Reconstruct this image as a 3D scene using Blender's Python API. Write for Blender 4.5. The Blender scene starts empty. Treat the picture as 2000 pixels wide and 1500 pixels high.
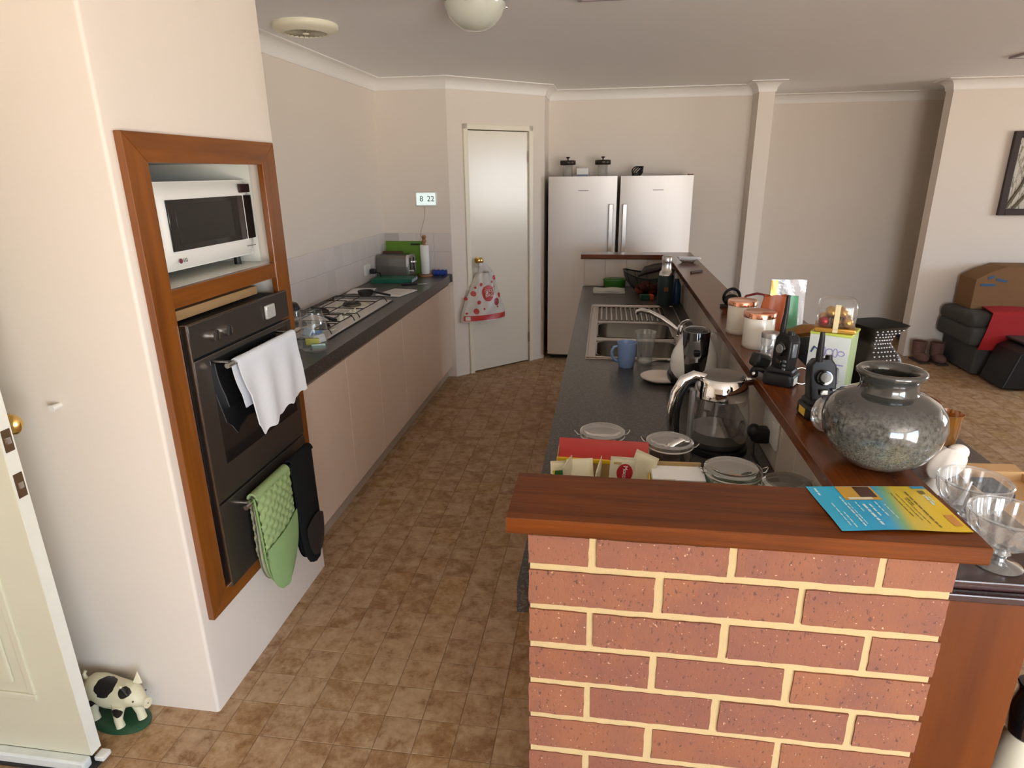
import bpy, bmesh, math, random
from mathutils import Vector, Matrix
random.seed(7)
SC = bpy.context.scene
COL = SC.collection
PI = math.pi

# ------------------------------------------------------------------ camera
def rgb(r, g, b):
    f = lambda v: (v/255/12.92) if v/255 <= .04045 else ((v/255+.055)/1.055)**2.4
    return (f(r), f(g), f(b), 1)

cam_data = bpy.data.cameras.new('camera')
cam_data.sensor_width = 36
cam_data.lens = 1234.6*36/2000
cam_data.clip_start = .02
CAM = bpy.data.objects.new('camera', cam_data)
COL.objects.link(CAM)
cR = Vector((0.98972538, 0.14251812, -0.01150019))
cU = Vector((-0.03441024, 0.31548545, 0.94830631))
cF = Vector((-0.13877897, 0.93816711, -0.31714804))
CAM.matrix_world = Matrix(((cR.x, cU.x, -cF.x, .1195), (cR.y, cU.y, -cF.y, -.9786), (cR.z, cU.z, -cF.z, 1.7106), (0, 0, 0, 1)))
SC.camera = CAM

# ------------------------------------------------------------------ world, light, exposure
world = bpy.data.worlds.new('sky')
SC.world = world
world.use_nodes = True
wn = world.node_tree
wn.nodes.clear()
w_out = wn.nodes.new('ShaderNodeOutputWorld')
w_bg = wn.nodes.new('ShaderNodeBackground')
w_tc = wn.nodes.new('ShaderNodeTexCoord')
w_sep = wn.nodes.new('ShaderNodeSeparateXYZ')
w_ramp = wn.nodes.new('ShaderNodeValToRGB')
w_map = wn.nodes.new('ShaderNodeMapRange')
w_map.inputs[1].default_value = -1
w_map.inputs[2].default_value = 1
el = w_ramp.color_ramp.elements
el[0].position = .0;  el[0].color = (.92, .86, .78, 1)
el[1].position = .49; el[1].color = (.98, .93, .86, 1)
e = el.new(.51); e.color = (.62, .77, .94, 1)
e = el.new(1.0); e.color = (.50, .65, .86, 1)
wn.links.new(w_tc.outputs['Generated'], w_sep.inputs[0])
wn.links.new(w_sep.outputs['Z'], w_map.inputs[0])
wn.links.new(w_map.outputs[0], w_ramp.inputs[0])
wn.links.new(w_ramp.outputs[0], w_bg.inputs[0])
w_bg.inputs[1].default_value = 7.6
wn.links.new(w_bg.outputs[0], w_out.inputs[0])

def portal(name, loc, rot, sx, sy):
    l = bpy.data.lights.new(name, 'AREA')
    l.shape = 'RECTANGLE'; l.size = sx; l.size_y = sy
    l.cycles.is_portal = True
    o = bpy.data.objects.new(name, l); COL.objects.link(o)
    o.location = loc; o.rotation_euler = rot
    return o
# daylight comes in through the real openings of the room (three glazed openings)
portal('daylight_portal_right', (7.04, 3.1, 1.5), (0, PI/2, 0), 1.3, 2.0)
portal('daylight_portal_side', (2.74, -3.6, 1.06), (0, PI/2, 0), 2.1, 3.2)
portal('daylight_portal_front', (1.2, -6.54, 1.1), (PI/2, 0, 0), 2.8, 2.2)

SC.view_settings.view_transform = 'Standard'
SC.view_settings.look = 'None'
SC.view_settings.gamma = 1
SC.view_settings.use_curve_mapping = False
SC.view_settings.exposure = 1.16
SC.cycles.use_denoising = True
SC.cycles.max_bounces = 8
SC.cycles.diffuse_bounces = 5
SC.cycles.glossy_bounces = 3
SC.cycles.use_adaptive_sampling = True
SC.cycles.adaptive_threshold = .07
SC.cycles.caustics_reflective = False
SC.cycles.caustics_refractive = False
SC.cycles.transparent_max_bounces = 14
SC.cycles.sample_clamp_indirect = 6

# ------------------------------------------------------------------ materials
MATS = {}
class N:
    """small node-tree helper"""
    def __init__(self, name):
        self.m = bpy.data.materials.new(name); self.m.use_nodes = True
        self.t = self.m.node_tree
        self.b = self.t.nodes['Principled BSDF']
        self.out = self.t.nodes['Material Output']
    def n(self, kind, **kw):
        nd = self.t.nodes.new('ShaderNode'+kind)
        for k, v in kw.items():
            if k.startswith('i_'):
                key = k[2:]
                key = int(key) if key.isdigit() else key
                nd.inputs[key].default_value = v
            else:
                setattr(nd, k, v)
        return nd
    def l(self, a, b): self.t.links.new(a, b)
    def mix(self, fac, a, b, mode='MIX'):
        nd = self.n('Mix', data_type='RGBA', blend_type=mode)
        for key, v in ((0, fac), (6, a), (7, b)):
            if hasattr(v, 'is_output'): self.l(v, nd.inputs[key])
            else: nd.inputs[key].default_value = v
        return nd.outputs[2]
    def ramp(self, src, stops):
        nd = self.n('ValToRGB'); r = nd.color_ramp
        while len(r.elements) < len(stops): r.elements.new(.5)
        for e, (p, c) in zip(r.elements, stops):
            e.position = p; e.color = c if len(c) == 4 else (*c, 1)
        self.l(src, nd.inputs[0]); return nd.outputs[0]
    def noise(self, scale, detail=4, rough=.55, vec=None, stretch=None):
        nd = self.n('TexNoise', i_Scale=scale, i_Detail=detail, i_Roughness=rough)
        if vec is None: vec = self.n('TexCoord').outputs['Object']
        if stretch:
            mp = self.n('Mapping'); mp.inputs['Scale'].default_value = stretch
            self.l(vec, mp.inputs[0]); vec = mp.outputs[0]
        self.l(vec, nd.inputs['Vector']); return nd.outputs['Fac']
    def bump(self, h, strength, dist=.002):
        nd = self.n('Bump', i_Strength=strength, i_Distance=dist)
        self.l(h, nd.inputs['Height']); self.l(nd.outputs[0], self.b.inputs['Normal'])
    def done(self):
        MATS[self.m.name] = self.m; return self.m

def sc4(c, k): return (min(1, c[0]*k), min(1, c[1]*k), min(1, c[2]*k), 1)

def mat(name, c, rough=.5, metal=0, var=.0, vscale=6, bump=0, bscale=80, bdist=.001, coat=0, spec=.5, emit=0, sheen=0):
    x = N(name); b = x.b
    if var:
        x.l(x.mix(x.noise(vscale), sc4(c, 1-var), sc4(c, 1+var)), b.inputs['Base Color'])
    else: b.inputs['Base Color'].default_value = c
    b.inputs['Roughness'].default_value = rough
    b.inputs['Metallic'].default_value = metal
    b.inputs['Coat Weight'].default_value = coat
    b.inputs['Specular IOR Level'].default_value = spec
    if sheen: b.inputs['Sheen Weight'].default_value = sheen
    if bump: x.bump(x.noise(bscale, 3), bump, bdist)
    if emit:
        b.inputs['Emission Color'].default_value = c; b.inputs['Emission Strength'].default_value = emit
    return x.done()

def wood(name, dark, light, axis=1, rough=.25, scale=1, coat=.4, spec=.5):
    x = N(name)
    st = [9, 9, 9]; st[axis] = .7
    st = [v*scale for v in st]
    n1 = x.noise(3.2, 6, .6, stretch=st)
    st2 = [60, 60, 60]; st2[axis] = 2.2
    n2 = x.noise(2.5, 3, .6, stretch=[v*scale for v in st2])
    c = x.ramp(n1, [(.3, dark), (.5, tuple((a+b)/2 for a, b in zip(dark, light))), (.72, light)])
    c = x.mix(.35, c, x.mix(n2, dark, light), 'MIX')
    x.l(c, x.b.inputs['Base Color'])
    x.b.inputs['Roughness'].default_value = rough
    x.b.inputs['Coat Weight'].default_value = coat
    x.b.inputs['Coat Roughness'].default_value = .15
    x.b.inputs['Specular IOR Level'].default_value = spec
    x.bump(n2, .05, .001)
    return x.done()

def glass(name, tint=(.97, .98, .98, 1), rough=.02, lo=.03, hi=.75, gl=(1, 1, 1, 1), body=0.0, bodyc=(.8, .85, .85, 1)):
    """thin glass: clear seen square on, reflecting towards its edges"""
    x = N(name)
    x.t.nodes.remove(x.b)
    tr = x.n('BsdfTransparent'); tr.inputs[0].default_value = tint
    gs = x.n('BsdfGlossy', i_Roughness=rough); gs.inputs[0].default_value = gl
    lw = x.n('LayerWeight', i_Blend=.35)
    mr = x.n('MapRange'); mr.inputs[3].default_value = lo; mr.inputs[4].default_value = hi
    x.l(lw.outputs['Facing'], mr.inputs[0])
    sh = tr.outputs[0]
    if body:
        df = x.n('BsdfTranslucent'); df.inputs[0].default_value = bodyc
        d2 = x.n('BsdfDiffuse'); d2.inputs[0].default_value = bodyc
        m0 = x.n('MixShader', i_0=.5); x.l(df.outputs[0], m0.inputs[1]); x.l(d2.outputs[0], m0.inputs[2])
        m1 = x.n('MixShader', i_0=body); x.l(sh, m1.inputs[1]); x.l(m0.outputs[0], m1.inputs[2]); sh = m1.outputs[0]
    m2 = x.n('MixShader'); x.l(mr.outputs[0], m2.inputs[0]); x.l(sh, m2.inputs[1]); x.l(gs.outputs[0], m2.inputs[2])
    x.l(m2.outputs[0], x.out.inputs[0])
    return x.done()

# walls, ceiling
PAINT = mat('wall_paint', (.79, .71, .625, 1), .55, var=.015, vscale=3, bump=.12, bscale=260, bdist=.0006)
CEIL = mat('ceiling_paint', (.93, .93, .935, 1), .8, var=.01, vscale=2)
TRIM = mat('cornice_paint', (.88, .85, .81, 1), .4)
DOORP = mat('door_paint', (.80, .74, .62, 1), .20, var=.02, vscale=5)
DOORW = mat('door_edge_paint', (.80, .80, .72, 1), .5, var=.06, vscale=14)
MELA = mat('melamine_white', (.76, .75, .68, 1), .4)
CABM = mat('cabinet_laminate', rgb(226, 204, 186), .45, var=.02, vscale=2)
KICK = mat('kick_laminate', rgb(176, 160, 142), .5)
GAPSHADE_HINGE = mat('gap_shade_hinge_brown', rgb(120, 88, 66), .5)  # shadow brown of the gap under the worktop; also colours the fridge hinge cover
CAPW = wood('jarrah_top', (.040, .009, .003, 1), (.215, .054, .008, 1), axis=0, rough=.22, coat=.0, spec=.28)
CAPWY = wood('jarrah_top_long', (.040, .009, .003, 1), (.215, .054, .008, 1), axis=1, rough=.22, coat=.0, spec=.28)
FRAMEV = wood('timber_frame_upright', (.125, .032, .0035, 1), (.29, .090, .009, 1), axis=2, rough=.28)
FRAMEH = wood('timber_frame_cross', (.125, .032, .0035, 1), (.29, .090, .009, 1), axis=1, rough=.28)
PANELW = wood('bookcase_timber', (.072, .015, .0012, 1), (.15, .036, .0028, 1), axis=2, rough=.4, scale=.5, coat=.0, spec=.3)
DARKW = wood('bookcase_dark_timber', (.020, .008, .009, 1), (.055, .020, .018, 1), axis=1, rough=.22)
PALEW = wood('pale_timber', (.30, .17, .07, 1), (.44, .27, .12, 1), axis=1, rough=.5, coat=0)
STEEL = mat('steel', (.62, .61, .59, 1), .24, 1)
STEELB = mat('brushed_steel', (.60, .57, .53, 1), .34, 1, var=.04, vscale=30)
CHROME = mat('chrome', (.85, .85, .85, 1), .06, 1)
BRASS = mat('brass', (.72, .50, .17, 1), .18, 1)
COPPER = mat('rose_gold', (.86, .42, .28, 1), .16, 1)
BLACKP = mat('black_plastic', (.011, .011, .012, 1), .42, spec=.35)
BLACKG = mat('black_gloss', (.008, .008, .009, 1), .06, coat=.6)
BLACKM = mat('black_matt', (.016, .016, .016, 1), .7)
IRON = mat('cast_iron', (.020, .017, .015, 1), .5)
WHITEP = mat('white_plastic', (.80, .79, .74, 1), .3)
WHITEG = mat('white_gloss', (.86, .86, .84, 1), .1, coat=.5)
CREAM = mat('cream_enamel', (.80, .77, .62, 1), .3)
OVENM = mat('oven_steel', (.115, .10, .085, 1), .30, .75)
CARD = mat('cardboard', rgb(196, 156, 108), .8, var=.05, vscale=10)
GLASSC = glass('clear_glass', lo=.05, hi=.7)
GLASSB = glass('bowl_glass', lo=.08, hi=.8, body=.20, bodyc=(.85, .9, .92, 1))
PLASTC = glass('clear_plastic', lo=.04, hi=.5, rough=.08, body=.08)

def granite():
    x = N('granite_laminate')
    tc = x.n('TexCoord').outputs['Object']
    v = x.n('TexVoronoi', i_Scale=260); x.l(tc, v.inputs['Vector'])
    n = x.noise(5, 3, vec=tc)
    base = x.mix(n, (.030, .025, .021, 1), (.050, .041, .034, 1))
    c = x.mix(x.ramp(v.outputs['Color'], [(.55, (0, 0, 0)), (.8, (1, 1, 1))]), base, (.10, .098, .095, 1))
    x.l(c, x.b.inputs['Base Color']); x.b.inputs['Roughness'].default_value = .30
    x.bump(v.outputs['Distance'], .05, .0005)
    return x.done()
GRAN = granite()

def floor_mat():
    x = N('floor_tile_mottled')
    oi = x.n('ObjectInfo').outputs['Random']
    isl = x.n('NewGeometry').outputs['Random Per Island']
    s = x.n('Math', operation='ADD'); x.l(oi, s.inputs[0]); x.l(isl, s.inputs[1])
    fr = x.n('Math', operation='FRACT'); x.l(s.outputs[0], fr.inputs[0])
    pos = x.n('NewGeometry').outputs['Position']
    off = x.n('VectorMath', operation='ADD')
    cmb = x.n('CombineXYZ'); mu = x.n('Math', operation='MULTIPLY', i_1=37.0); x.l(fr.outputs[0], mu.inputs[0])
    x.l(mu.outputs[0], cmb.inputs[2]); x.l(pos, off.inputs[0]); x.l(cmb.outputs[0], off.inputs[1])
    n1 = x.noise(15, 7, .72, vec=off.outputs[0])
    n2 = x.noise(60, 4, .6, vec=off.outputs[0])
    base = x.ramp(fr.outputs[0], [(.0, (0.338, 0.183, 0.079)), (.18, (0.466, 0.310, 0.186)), (.32, (0.385, 0.234, 0.129)), (.5, (0.419, 0.246, 0.097)), (.66, (0.314, 0.171, 0.085)), (.8, (0.454, 0.285, 0.161)), (1, (0.361, 0.209, 0.097))])
    c = x.mix(x.ramp(n1, [(.46, (0, 0, 0)), (.64, (1, 1, 1))]), base, (.56, .40, .25, 1))
    c2 = x.mix(x.ramp(n1, [(.34, (1, 1, 1)), (.47, (0, 0, 0))]), c, (.235, .115, .040, 1))
    c3 = x.mix(.22, c2, x.mix(n2, (.20, .115, .055, 1), (.42, .29, .18, 1)))
    x.l(c3, x.b.inputs['Base Color']); x.b.inputs['Roughness'].default_value = .55; x.b.inputs['Specular IOR Level'].default_value = .3
    x.bump(n2, .12, .001)
    return x.done()
FLOORM = floor_mat()
GROUT = mat('floor_grout', (.25, .155, .08, 1), .7, var=.2, vscale=20)

def brick_mat():
    x = N('red_brick')
    oi = x.n('ObjectInfo').outputs['Random']
    tc = x.n('NewGeometry').outputs['Position']
    n1 = x.noise(7, 4, .6, vec=tc)
    n2 = x.noise(170, 2, .5, vec=tc)
    sp = x.noise(150, 3, .65, vec=tc, stretch=(1, 1, .6))
    base = x.ramp(oi, [(0, (.240, .084, .039)), (.35, (.262, .096, .044)), (.7, (.214, .074, .040)), (1, (.248, .092, .047))])
    c = x.mix(x.ramp(n1, [(.4, (0, 0, 0)), (.75, (1, 1, 1))]), base, (.175, .064, .045, 1))
    c = x.mix(x.ramp(sp, [(.33, (1, 1, 1)), (.39, (0, 0, 0))]), c, (.10, .038, .026, 1))
    c = x.mix(x.ramp(n2, [(.70, (0, 0, 0)), (.74, (1, 1, 1))]), c, (.58, .34, .22, 1))
    x.l(c, x.b.inputs['Base Color']); x.b.inputs['Roughness'].default_value = .75
    x.bump(sp, .5, .0025)
    return x.done()
BRICK = brick_mat()
MORTAR = mat('mortar', (.50, .365, .18, 1), .9, var=.10, vscale=30, bump=.5, bscale=320, bdist=.0015)

def tile_mat(name, a, b):
    x = N(name)
    oi = x.n('ObjectInfo').outputs['Random']
    x.l(x.mix(oi, a, b), x.b.inputs['Base Color']); x.b.inputs['Roughness'].default_value = .22
    return x.done()
WTILE = tile_mat('splash_tile', (.70, .63, .59, 1), (.74, .67, .63, 1))
WTILE2 = tile_mat('bar_splash_tile', (.62, .54, .46, 1), (.66, .58, .50, 1))
WGROUT = mat('tile_grout', (.54, .49, .46, 1), .8)

# ------------------------------------------------------------------ geometry helpers
class G:
    """collects shapes; build() links them as one mesh object"""
    def __init__(self, o=(0, 0, 0)):
        self.bm = bmesh.new(); self.o = Vector(o); self.hard = False
    def _merge(self, b2):
        me = bpy.data.meshes.new('tmp'); b2.to_mesh(me); b2.free()
        self.bm.from_mesh(me); bpy.data.meshes.remove(me)
    def box(self, x0, y0, z0, x1, y1, z1, bev=0, seg=2, mtx=None):
        b = bmesh.new()
        bmesh.ops.create_cube(b, size=1)
        for v in b.verts:
            v.co = Vector(((x0+x1)/2+v.co.x*(x1-x0), (y0+y1)/2+v.co.y*(y1-y0), (z0+z1)/2+v.co.z*(z1-z0)))
        if bev: bmesh.ops.bevel(b, geom=b.edges[:], offset=bev, segments=seg, affect='EDGES', profile=.5)
        if seg <= 2: self.hard = True
        if mtx: bmesh.ops.transform(b, matrix=mtx, verts=b.verts)
        self._merge(b); return self
    def lathe(self, prof, c=(0, 0, 0), seg=28, mtx=None, flute=None):
        b = bmesh.new(); rows = []
        for r, z in prof:
            if r < 1e-6: rows.append([b.verts.new((0, 0, z))])
            else:
                row = []
                for i in range(seg):
                    a = 2*PI*i/seg
                    rr = r*(1+(flute(a, z) if flute else 0))
                    row.append(b.verts.new((rr*math.cos(a), rr*math.sin(a), z)))
                rows.append(row)
        for p, q in zip(rows, rows[1:]):
            for i in range(seg):
                j = (i+1) % seg
                if len(p) == 1 and len(q) == 1: continue
                if len(p) == 1: b.faces.new((p[0], q[j], q[i])) if False else b.faces.new((p[0], q[i], q[j]))
                elif len(q) == 1: b.faces.new((p[i], p[j], q[0]))
                else: b.faces.new((p[i], p[j], q[j], q[i]))
        bmesh.ops.recalc_face_normals(b, faces=b.faces)
        if mtx: bmesh.ops.transform(b, matrix=mtx, verts=b.verts)
        bmesh.ops.translate(b, vec=Vector(c), verts=b.verts)
        self._merge(b); return self
    def tube(self, pts, r, seg=8, closed=False):
        pts = [Vector(p) for p in pts]; n = len(pts)
        rs = r if isinstance(r, (list, tuple)) else [r]*n
        b = bmesh.new(); rows = []
        nrm = None
        for i, p in enumerate(pts):
            if closed: t = (pts[(i+1) % n]-pts[i-1])
            else: t = pts[min(i+1, n-1)]-pts[max(i-1, 0)]
            t.normalize()
            if nrm is None:
                nrm = t.orthogonal().normalized()
            nrm = (nrm-t*nrm.dot(t)); nrm = nrm.normalized() if nrm.length > 1e-6 else t.orthogonal().normalized()
            bi = t.cross(nrm)
            rows.append([b.verts.new(p+(nrm*math.cos(2*PI*k/seg)+bi*math.sin(2*PI*k/seg))*rs[i]) for k in range(seg)])
        rng = range(n) if closed else range(n-1)
        for i in rng:
            p, q = rows[i], rows[(i+1) % n]
            for k in range(seg):
                j = (k+1) % seg; b.faces.new((p[k], p[j], q[j], q[k]))
        if not closed:
            b.faces.new(rows[0][::-1]); b.faces.new(rows[-1])
        bmesh.ops.recalc_face_normals(b, faces=b.faces)
        self._merge(b); return self
    def prism(self, poly, a, b_, axis=2, bev=0, mtx=None):
        """polygon in the two other axes (in cyclic order), extruded along axis from a to b_"""
        b = bmesh.new()
        def mk(p, h):
            if axis == 2: return (p[0], p[1], h)
            if axis == 0: return (h, p[0], p[1])
            return (p[0], h, p[1])
        lo = [b.verts.new(mk(p, a)) for p in poly]; hi = [b.verts.new(mk(p, b_)) for p in poly]
        n = len(poly)
        b.faces.new(lo[::-1]); b.faces.new(hi)
        for i in range(n):
            j = (i+1) % n; b.faces.new((lo[i], lo[j], hi[j], hi[i]))
        bmesh.ops.recalc_face_normals(b, faces=b.faces)
        self.hard = True
        if bev: bmesh.ops.bevel(b, geom=b.edges[:], offset=bev, segments=2, affect='EDGES', profile=.5)
        if mtx: bmesh.ops.transform(b, matrix=mtx, verts=b.verts)
        self._merge(b); return self
    def grid(self, f, nu, nv, closeu=False, closev=False, mtx=None):
        b = bmesh.new()
        ru = nu if closeu else nu+1; rv = nv if closev else nv+1
        vs = [[b.verts.new(f(i/nu, j/nv)) for j in range(rv)] for i in range(ru)]
        for i in range(nu):
            for j in range(nv):
                a = vs[i][j]; c = vs[(i+1) % ru][j]; d = vs[(i+1) % ru][(j+1) % rv]; e = vs[i][(j+1) % rv]
                try: b.faces.new((a, c, d, e))
                except ValueError: pass
        bmesh.ops.remove_doubles(b, verts=b.verts, dist=1e-6)
        if mtx: bmesh.ops.transform(b, matrix=mtx, verts=b.verts)
        self._merge(b); return self
    def ball(self, c, r, seg=16, mtx=None):
        rr = r if isinstance(r, (tuple, list)) else (r, r, r)
        b = bmesh.new()
        bmesh.ops.create_uvsphere(b, u_segments=seg, v_segments=max(6, seg//2), radius=1)
        for v in b.verts: v.co = Vector((v.co.x*rr[0], v.co.y*rr[1], v.co.z*rr[2]))
        if mtx: bmesh.ops.transform(b, matrix=mtx, verts=b.verts)
        bmesh.ops.translate(b, vec=Vector(c), verts=b.verts)
        self._merge(b); return self
    def cyl(self, p0, p1, r0, r1=None, seg=20):
        return self.tube([p0, p1], [r0, r0 if r1 is None else r1], seg)
    def solidify(self, t):
        bmesh.ops.solidify(self.bm, geom=self.bm.faces[:], thickness=t); return self
    def mesh(self, name):
        me = bpy.data.meshes.new(name)
        bmesh.ops.translate(self.bm, vec=-self.o, verts=self.bm.verts)
        self.bm.to_mesh(me); self.bm.free()
        return me
    def build(self, name, m, parent=None, smooth=True, ang=None, label=None, cat=None, group=None, kind=None, recalc=False):
        if recalc: bmesh.ops.recalc_face_normals(self.bm, faces=self.bm.faces)
        me = self.mesh(name)
        me.materials.append(m)
        if ang is None: ang = 20 if self.hard else 48
        if smooth:
            me.shade_smooth(); me.set_sharp_from_angle(angle=math.radians(ang))
        ob = bpy.data.objects.new(name, me); COL.objects.link(ob)
        if parent is not None: ob.parent = parent
        else: ob.location = self.o
        tag(ob, label, cat, group, kind)
        return ob

def tag(o, label=None, cat=None, group=None, kind=None):
    if label: o['label'] = label
    if cat: o['category'] = cat
    if group: o['group'] = group
    if kind: o['kind'] = kind
    return o
def thing(name, loc, label=None, cat=None, group=None, rz=0, kind=None):
    o = bpy.data.objects.new(name, None); COL.objects.link(o)
    o.empty_display_size = .05
    o.location = loc; o.rotation_euler = (0, 0, rz)
    return tag(o, label, cat, group, kind)
def inst(name, me, loc, parent=None, rot=(0, 0, 0), scale=(1, 1, 1)):
    o = bpy.data.objects.new(name, me); COL.objects.link(o)
    o.location = loc; o.rotation_euler = rot; o.scale = scale
    if parent is not None: o.parent = parent
    return o
def text(name, s, size, mtx, m, parent=None, depth=.0006, align='CENTER', sx=1):
    cu = bpy.data.curves.new(name, 'FONT'); cu.body = s; cu.size = size; cu.extrude = depth
    cu.align_x = align; cu.align_y = 'CENTER'; cu.resolution_u = 3
    ob = bpy.data.objects.new('tmp_text', cu); COL.objects.link(ob)
    bpy.context.view_layer.update()
    me = bpy.data.meshes.new_from_object(ob.evaluated_get(bpy.context.evaluated_depsgraph_get()))
    bpy.data.objects.remove(ob)
    me.transform(Matrix.Diagonal((sx, 1, 1, 1))); me.transform(mtx)
    me.materials.clear(); me.materials.append(m); me.name = name
    o = bpy.data.objects.new(name, me); COL.objects.link(o)
    if parent is not None: o.parent = parent
    return o
def basis(o, x, y):
    """matrix whose local x/y run along the two given directions"""
    x = Vector(x).normalized(); y = Vector(y).normalized(); z = x.cross(y)
    return Matrix(((x.x, y.x, z.x, o[0]), (x.y, y.y, z.y, o[1]), (x.z, y.z, z.z, o[2]), (0, 0, 0, 1)))
def T(x, y, z): return Matrix.Translation((x, y, z))
def RX(a): return Matrix.Rotation(a, 4, 'X')
def RY(a): return Matrix.Rotation(a, 4, 'Y')
def RZ(a): return Matrix.Rotation(a, 4, 'Z')
def struct(g, name, m, parent=None, **kw):
    return g.build(name, m, parent, kind=None if parent else 'structure', **kw)
def arc(c, r, a0, a1, n, plane='xz'):
    out = []
    for i in range(n+1):
        a = a0+(a1-a0)*i/n; u, v = r*math.cos(a), r*math.sin(a)
        out.append((c[0]+u, c[1], c[2]+v) if plane == 'xz' else ((c[0], c[1]+u, c[2]+v) if plane == 'yz' else (c[0]+u, c[1]+v, c[2])))
    return out

# ================================================================== SETTING
ZC = 2.415           # ceiling
ZCOR = 2.33          # underside of cornice
XT, YT0, YT1 = -1.112, .528, 1.377      # oven tower
XW, YW = -1.723, 4.237                  # left wall, back wall of the cooking run
PA, PB = Vector((-1.144, 4.237)), Vector((-.439, 4.916))
YB, YH = 5.333, 6.2
ZB = .906            # benches
ZCAP = 1.1405        # top of bar

# ---- floor: grout bed, single tiles where they can be told apart, the rest as one mesh
floor = struct(G().box(-2.4, -6.6, -.10, 2.8, .6, -.0018).box(-2.4, .6, -.10, 7.1, 6.35, -.0018), 'floor', GROUT, smooth=False)
TXS, TYS, TX0, TY0 = .1265, .130, -.553, .719
def tile_geo(g, cx, cy, w, h, gap=.0014, bev=.0016):
    x0, x1, y0, y1 = cx-w/2+gap/2, cx+w/2-gap/2, cy-h/2+gap/2, cy+h/2-gap/2
    b = g.bm
    lo = [b.verts.new((x, y, -.0022)) for x, y in ((x0, y0), (x1, y0), (x1, y1), (x0, y1))]
    hi = [b.verts.new((x, y, 0)) for x, y in ((x0+bev, y0+bev), (x1-bev, y0+bev), (x1-bev, y1-bev), (x0+bev, y1-bev))]
    b.faces.new(hi)
    for i in range(4): b.faces.new((lo[i], lo[(i+1) % 4], hi[(i+1) % 4], hi[i]))
g = G(); tile_geo(g, 0, 0, TXS, TYS); tile_me = g.mesh('floor_tile'); tile_me.materials.append(FLOORM)
cand = []; rest = []
for i in range(-15, 62):
    for j in range(-58, 44):
        cx, cy = TX0+(i+.5)*TXS, TY0+(j+.5)*TYS
        if not (-2.3 < cx < 6.95 and -6.45 < cy < 6.15): continue
        if cx > 2.65 and cy < .65: continue
        v = Vector((cx, cy, 0))-CAM.location
        d = v.dot(cF)
        if d > .2:
            px = 1000+1234.6*v.dot(cR)/d; py = 750-1234.6*v.dot(cU)/d
            vis = -30 < px < 2030 and py < 1530
        else: vis = False
        aisle = vis and cy < 4.9 and ((-1.22 < cx < .02 and cy > YT1-.1) or (XT-.03 < cx < .02 and cy <= YT1) or (cx <= XT-.03 and cy < .6))
        if aisle and not (cy > YW-.1 and (cx-PA.x)*.72-(cy-PA.y)*.72 < -.12): cand.append((v.length, cx, cy))
        else: rest.append((cx, cy))
cand.sort()
for k, (d, cx, cy) in enumerate(cand):
    if k < 300: inst('floor_tile', tile_me, (cx, cy, 0), floor)
    else: rest.append((cx, cy))
g = G()
for cx, cy in rest: tile_geo(g, cx, cy, TXS, TYS)
o = g.build('floor_tile_field', FLOORM, floor, smooth=False); o['kind'] = 'stuff'

# ---- ceiling and walls
struct(G().box(-2.4, -6.6, ZC, 2.8, .6, ZC+.1).box(-2.4, .6, ZC, 7.1, 6.35, ZC+.1), 'ceiling', CEIL, smooth=False)
struct(G().box(XW-.1, YT0+.2, 0, XW, YB+.1, ZC), 'wall_left', PAINT, smooth=False)
g = G()
ya, yb, za, zb2 = .60, 1.288, .365, 1.80      # opening for oven and microwave
rc = .010
corner = [(XT-rc+rc*math.sin(a), YT0+rc-rc*math.cos(a)) for a in [PI/2*i/5 for i in range(6)]]
g.prism([(-2.3, YT0)]+corner+[(XT, ya), (-2.3, ya)], 0, ZC)
corner2 = [(XT-rc+rc*math.cos(a), YT1-rc+rc*math.sin(a)) for a in [PI/2*i/5 for i in range(6)]]
g.prism([(XT, yb)]+corner2+[(XW, YT1), (XW, yb)], 0, ZC)
g.box(XW, ya, 0, XT, yb, za).box(XW, ya, zb2, XT, yb, ZC)
bmesh.ops.remove_doubles(g.bm, verts=g.bm.verts, dist=1e-5)
struct(g, 'wall_oven', PAINT, ang=25)
struct(G().box(XW, YW, 0, PA.x, YW+.1, ZC), 'wall_back_left', PAINT, smooth=False)
PDIR = (PB-PA).normalized(); PANG = math.atan2(PDIR.y, PDIR.x); PLEN = (PB-PA).length
DU0, DU1, DZ = .188, .800, 2.04
o = struct(G().box(0, 0, 0, DU0-.005, .1, ZC).box(DU1+.005, 0, 0, PLEN, .1, ZC).box(DU0-.006, 0, DZ+.01, DU1+.006, .1, ZC), 'wall_pantry', PAINT, smooth=False)
o.location = (PA.x, PA.y, 0); o.rotation_euler = (0, 0, PANG)
struct(G().box(PB.x-.1, PB.y, 0, PB.x, YB+.1, ZC), 'wall_pantry_return', PAINT, smooth=False)
struct(G().box(XW, YB, 0, 1.36, YB+.1, ZC), 'wall_back', PAINT, smooth=False)
struct(G().box(1.36, 5.10, 0, 1.49, YH+.1, ZC), 'wall_nib', PAINT, smooth=False)
struct(G().box(1.49, YH, 0, 4.4, YH+.1, ZC), 'wall_hall_back', PAINT, smooth=False)
struct(G().box(4.3, 5.3, 0, 4.4, YH, ZC), 'wall_hall_end', PAINT, smooth=False)
YR = 5.33
struct(G().box(2.98, YR, 0, 7.1, YR+.13, ZC), 'wall_back_right', PAINT, smooth=False)
struct(G().box(7.0, .5, 0, 7.1, 2.1, ZC).box(7.0, 4.1, 0, 7.1, YR, ZC).box(7.0, 2.1, 2.15, 7.1, 4.1, ZC).box(7.0, 2.1, 0, 7.1, 4.1, .85), 'wall_right', PAINT, smooth=False)
struct(G().box(2.7, -6.6, 0, 2.8, -5.2, ZC).box(2.7, -2.0, 0, 2.8, .6, ZC).box(2.7, -5.2, 2.11, 2.8, -2.0, ZC), 'wall_side', PAINT, smooth=False)
g = G()
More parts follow.
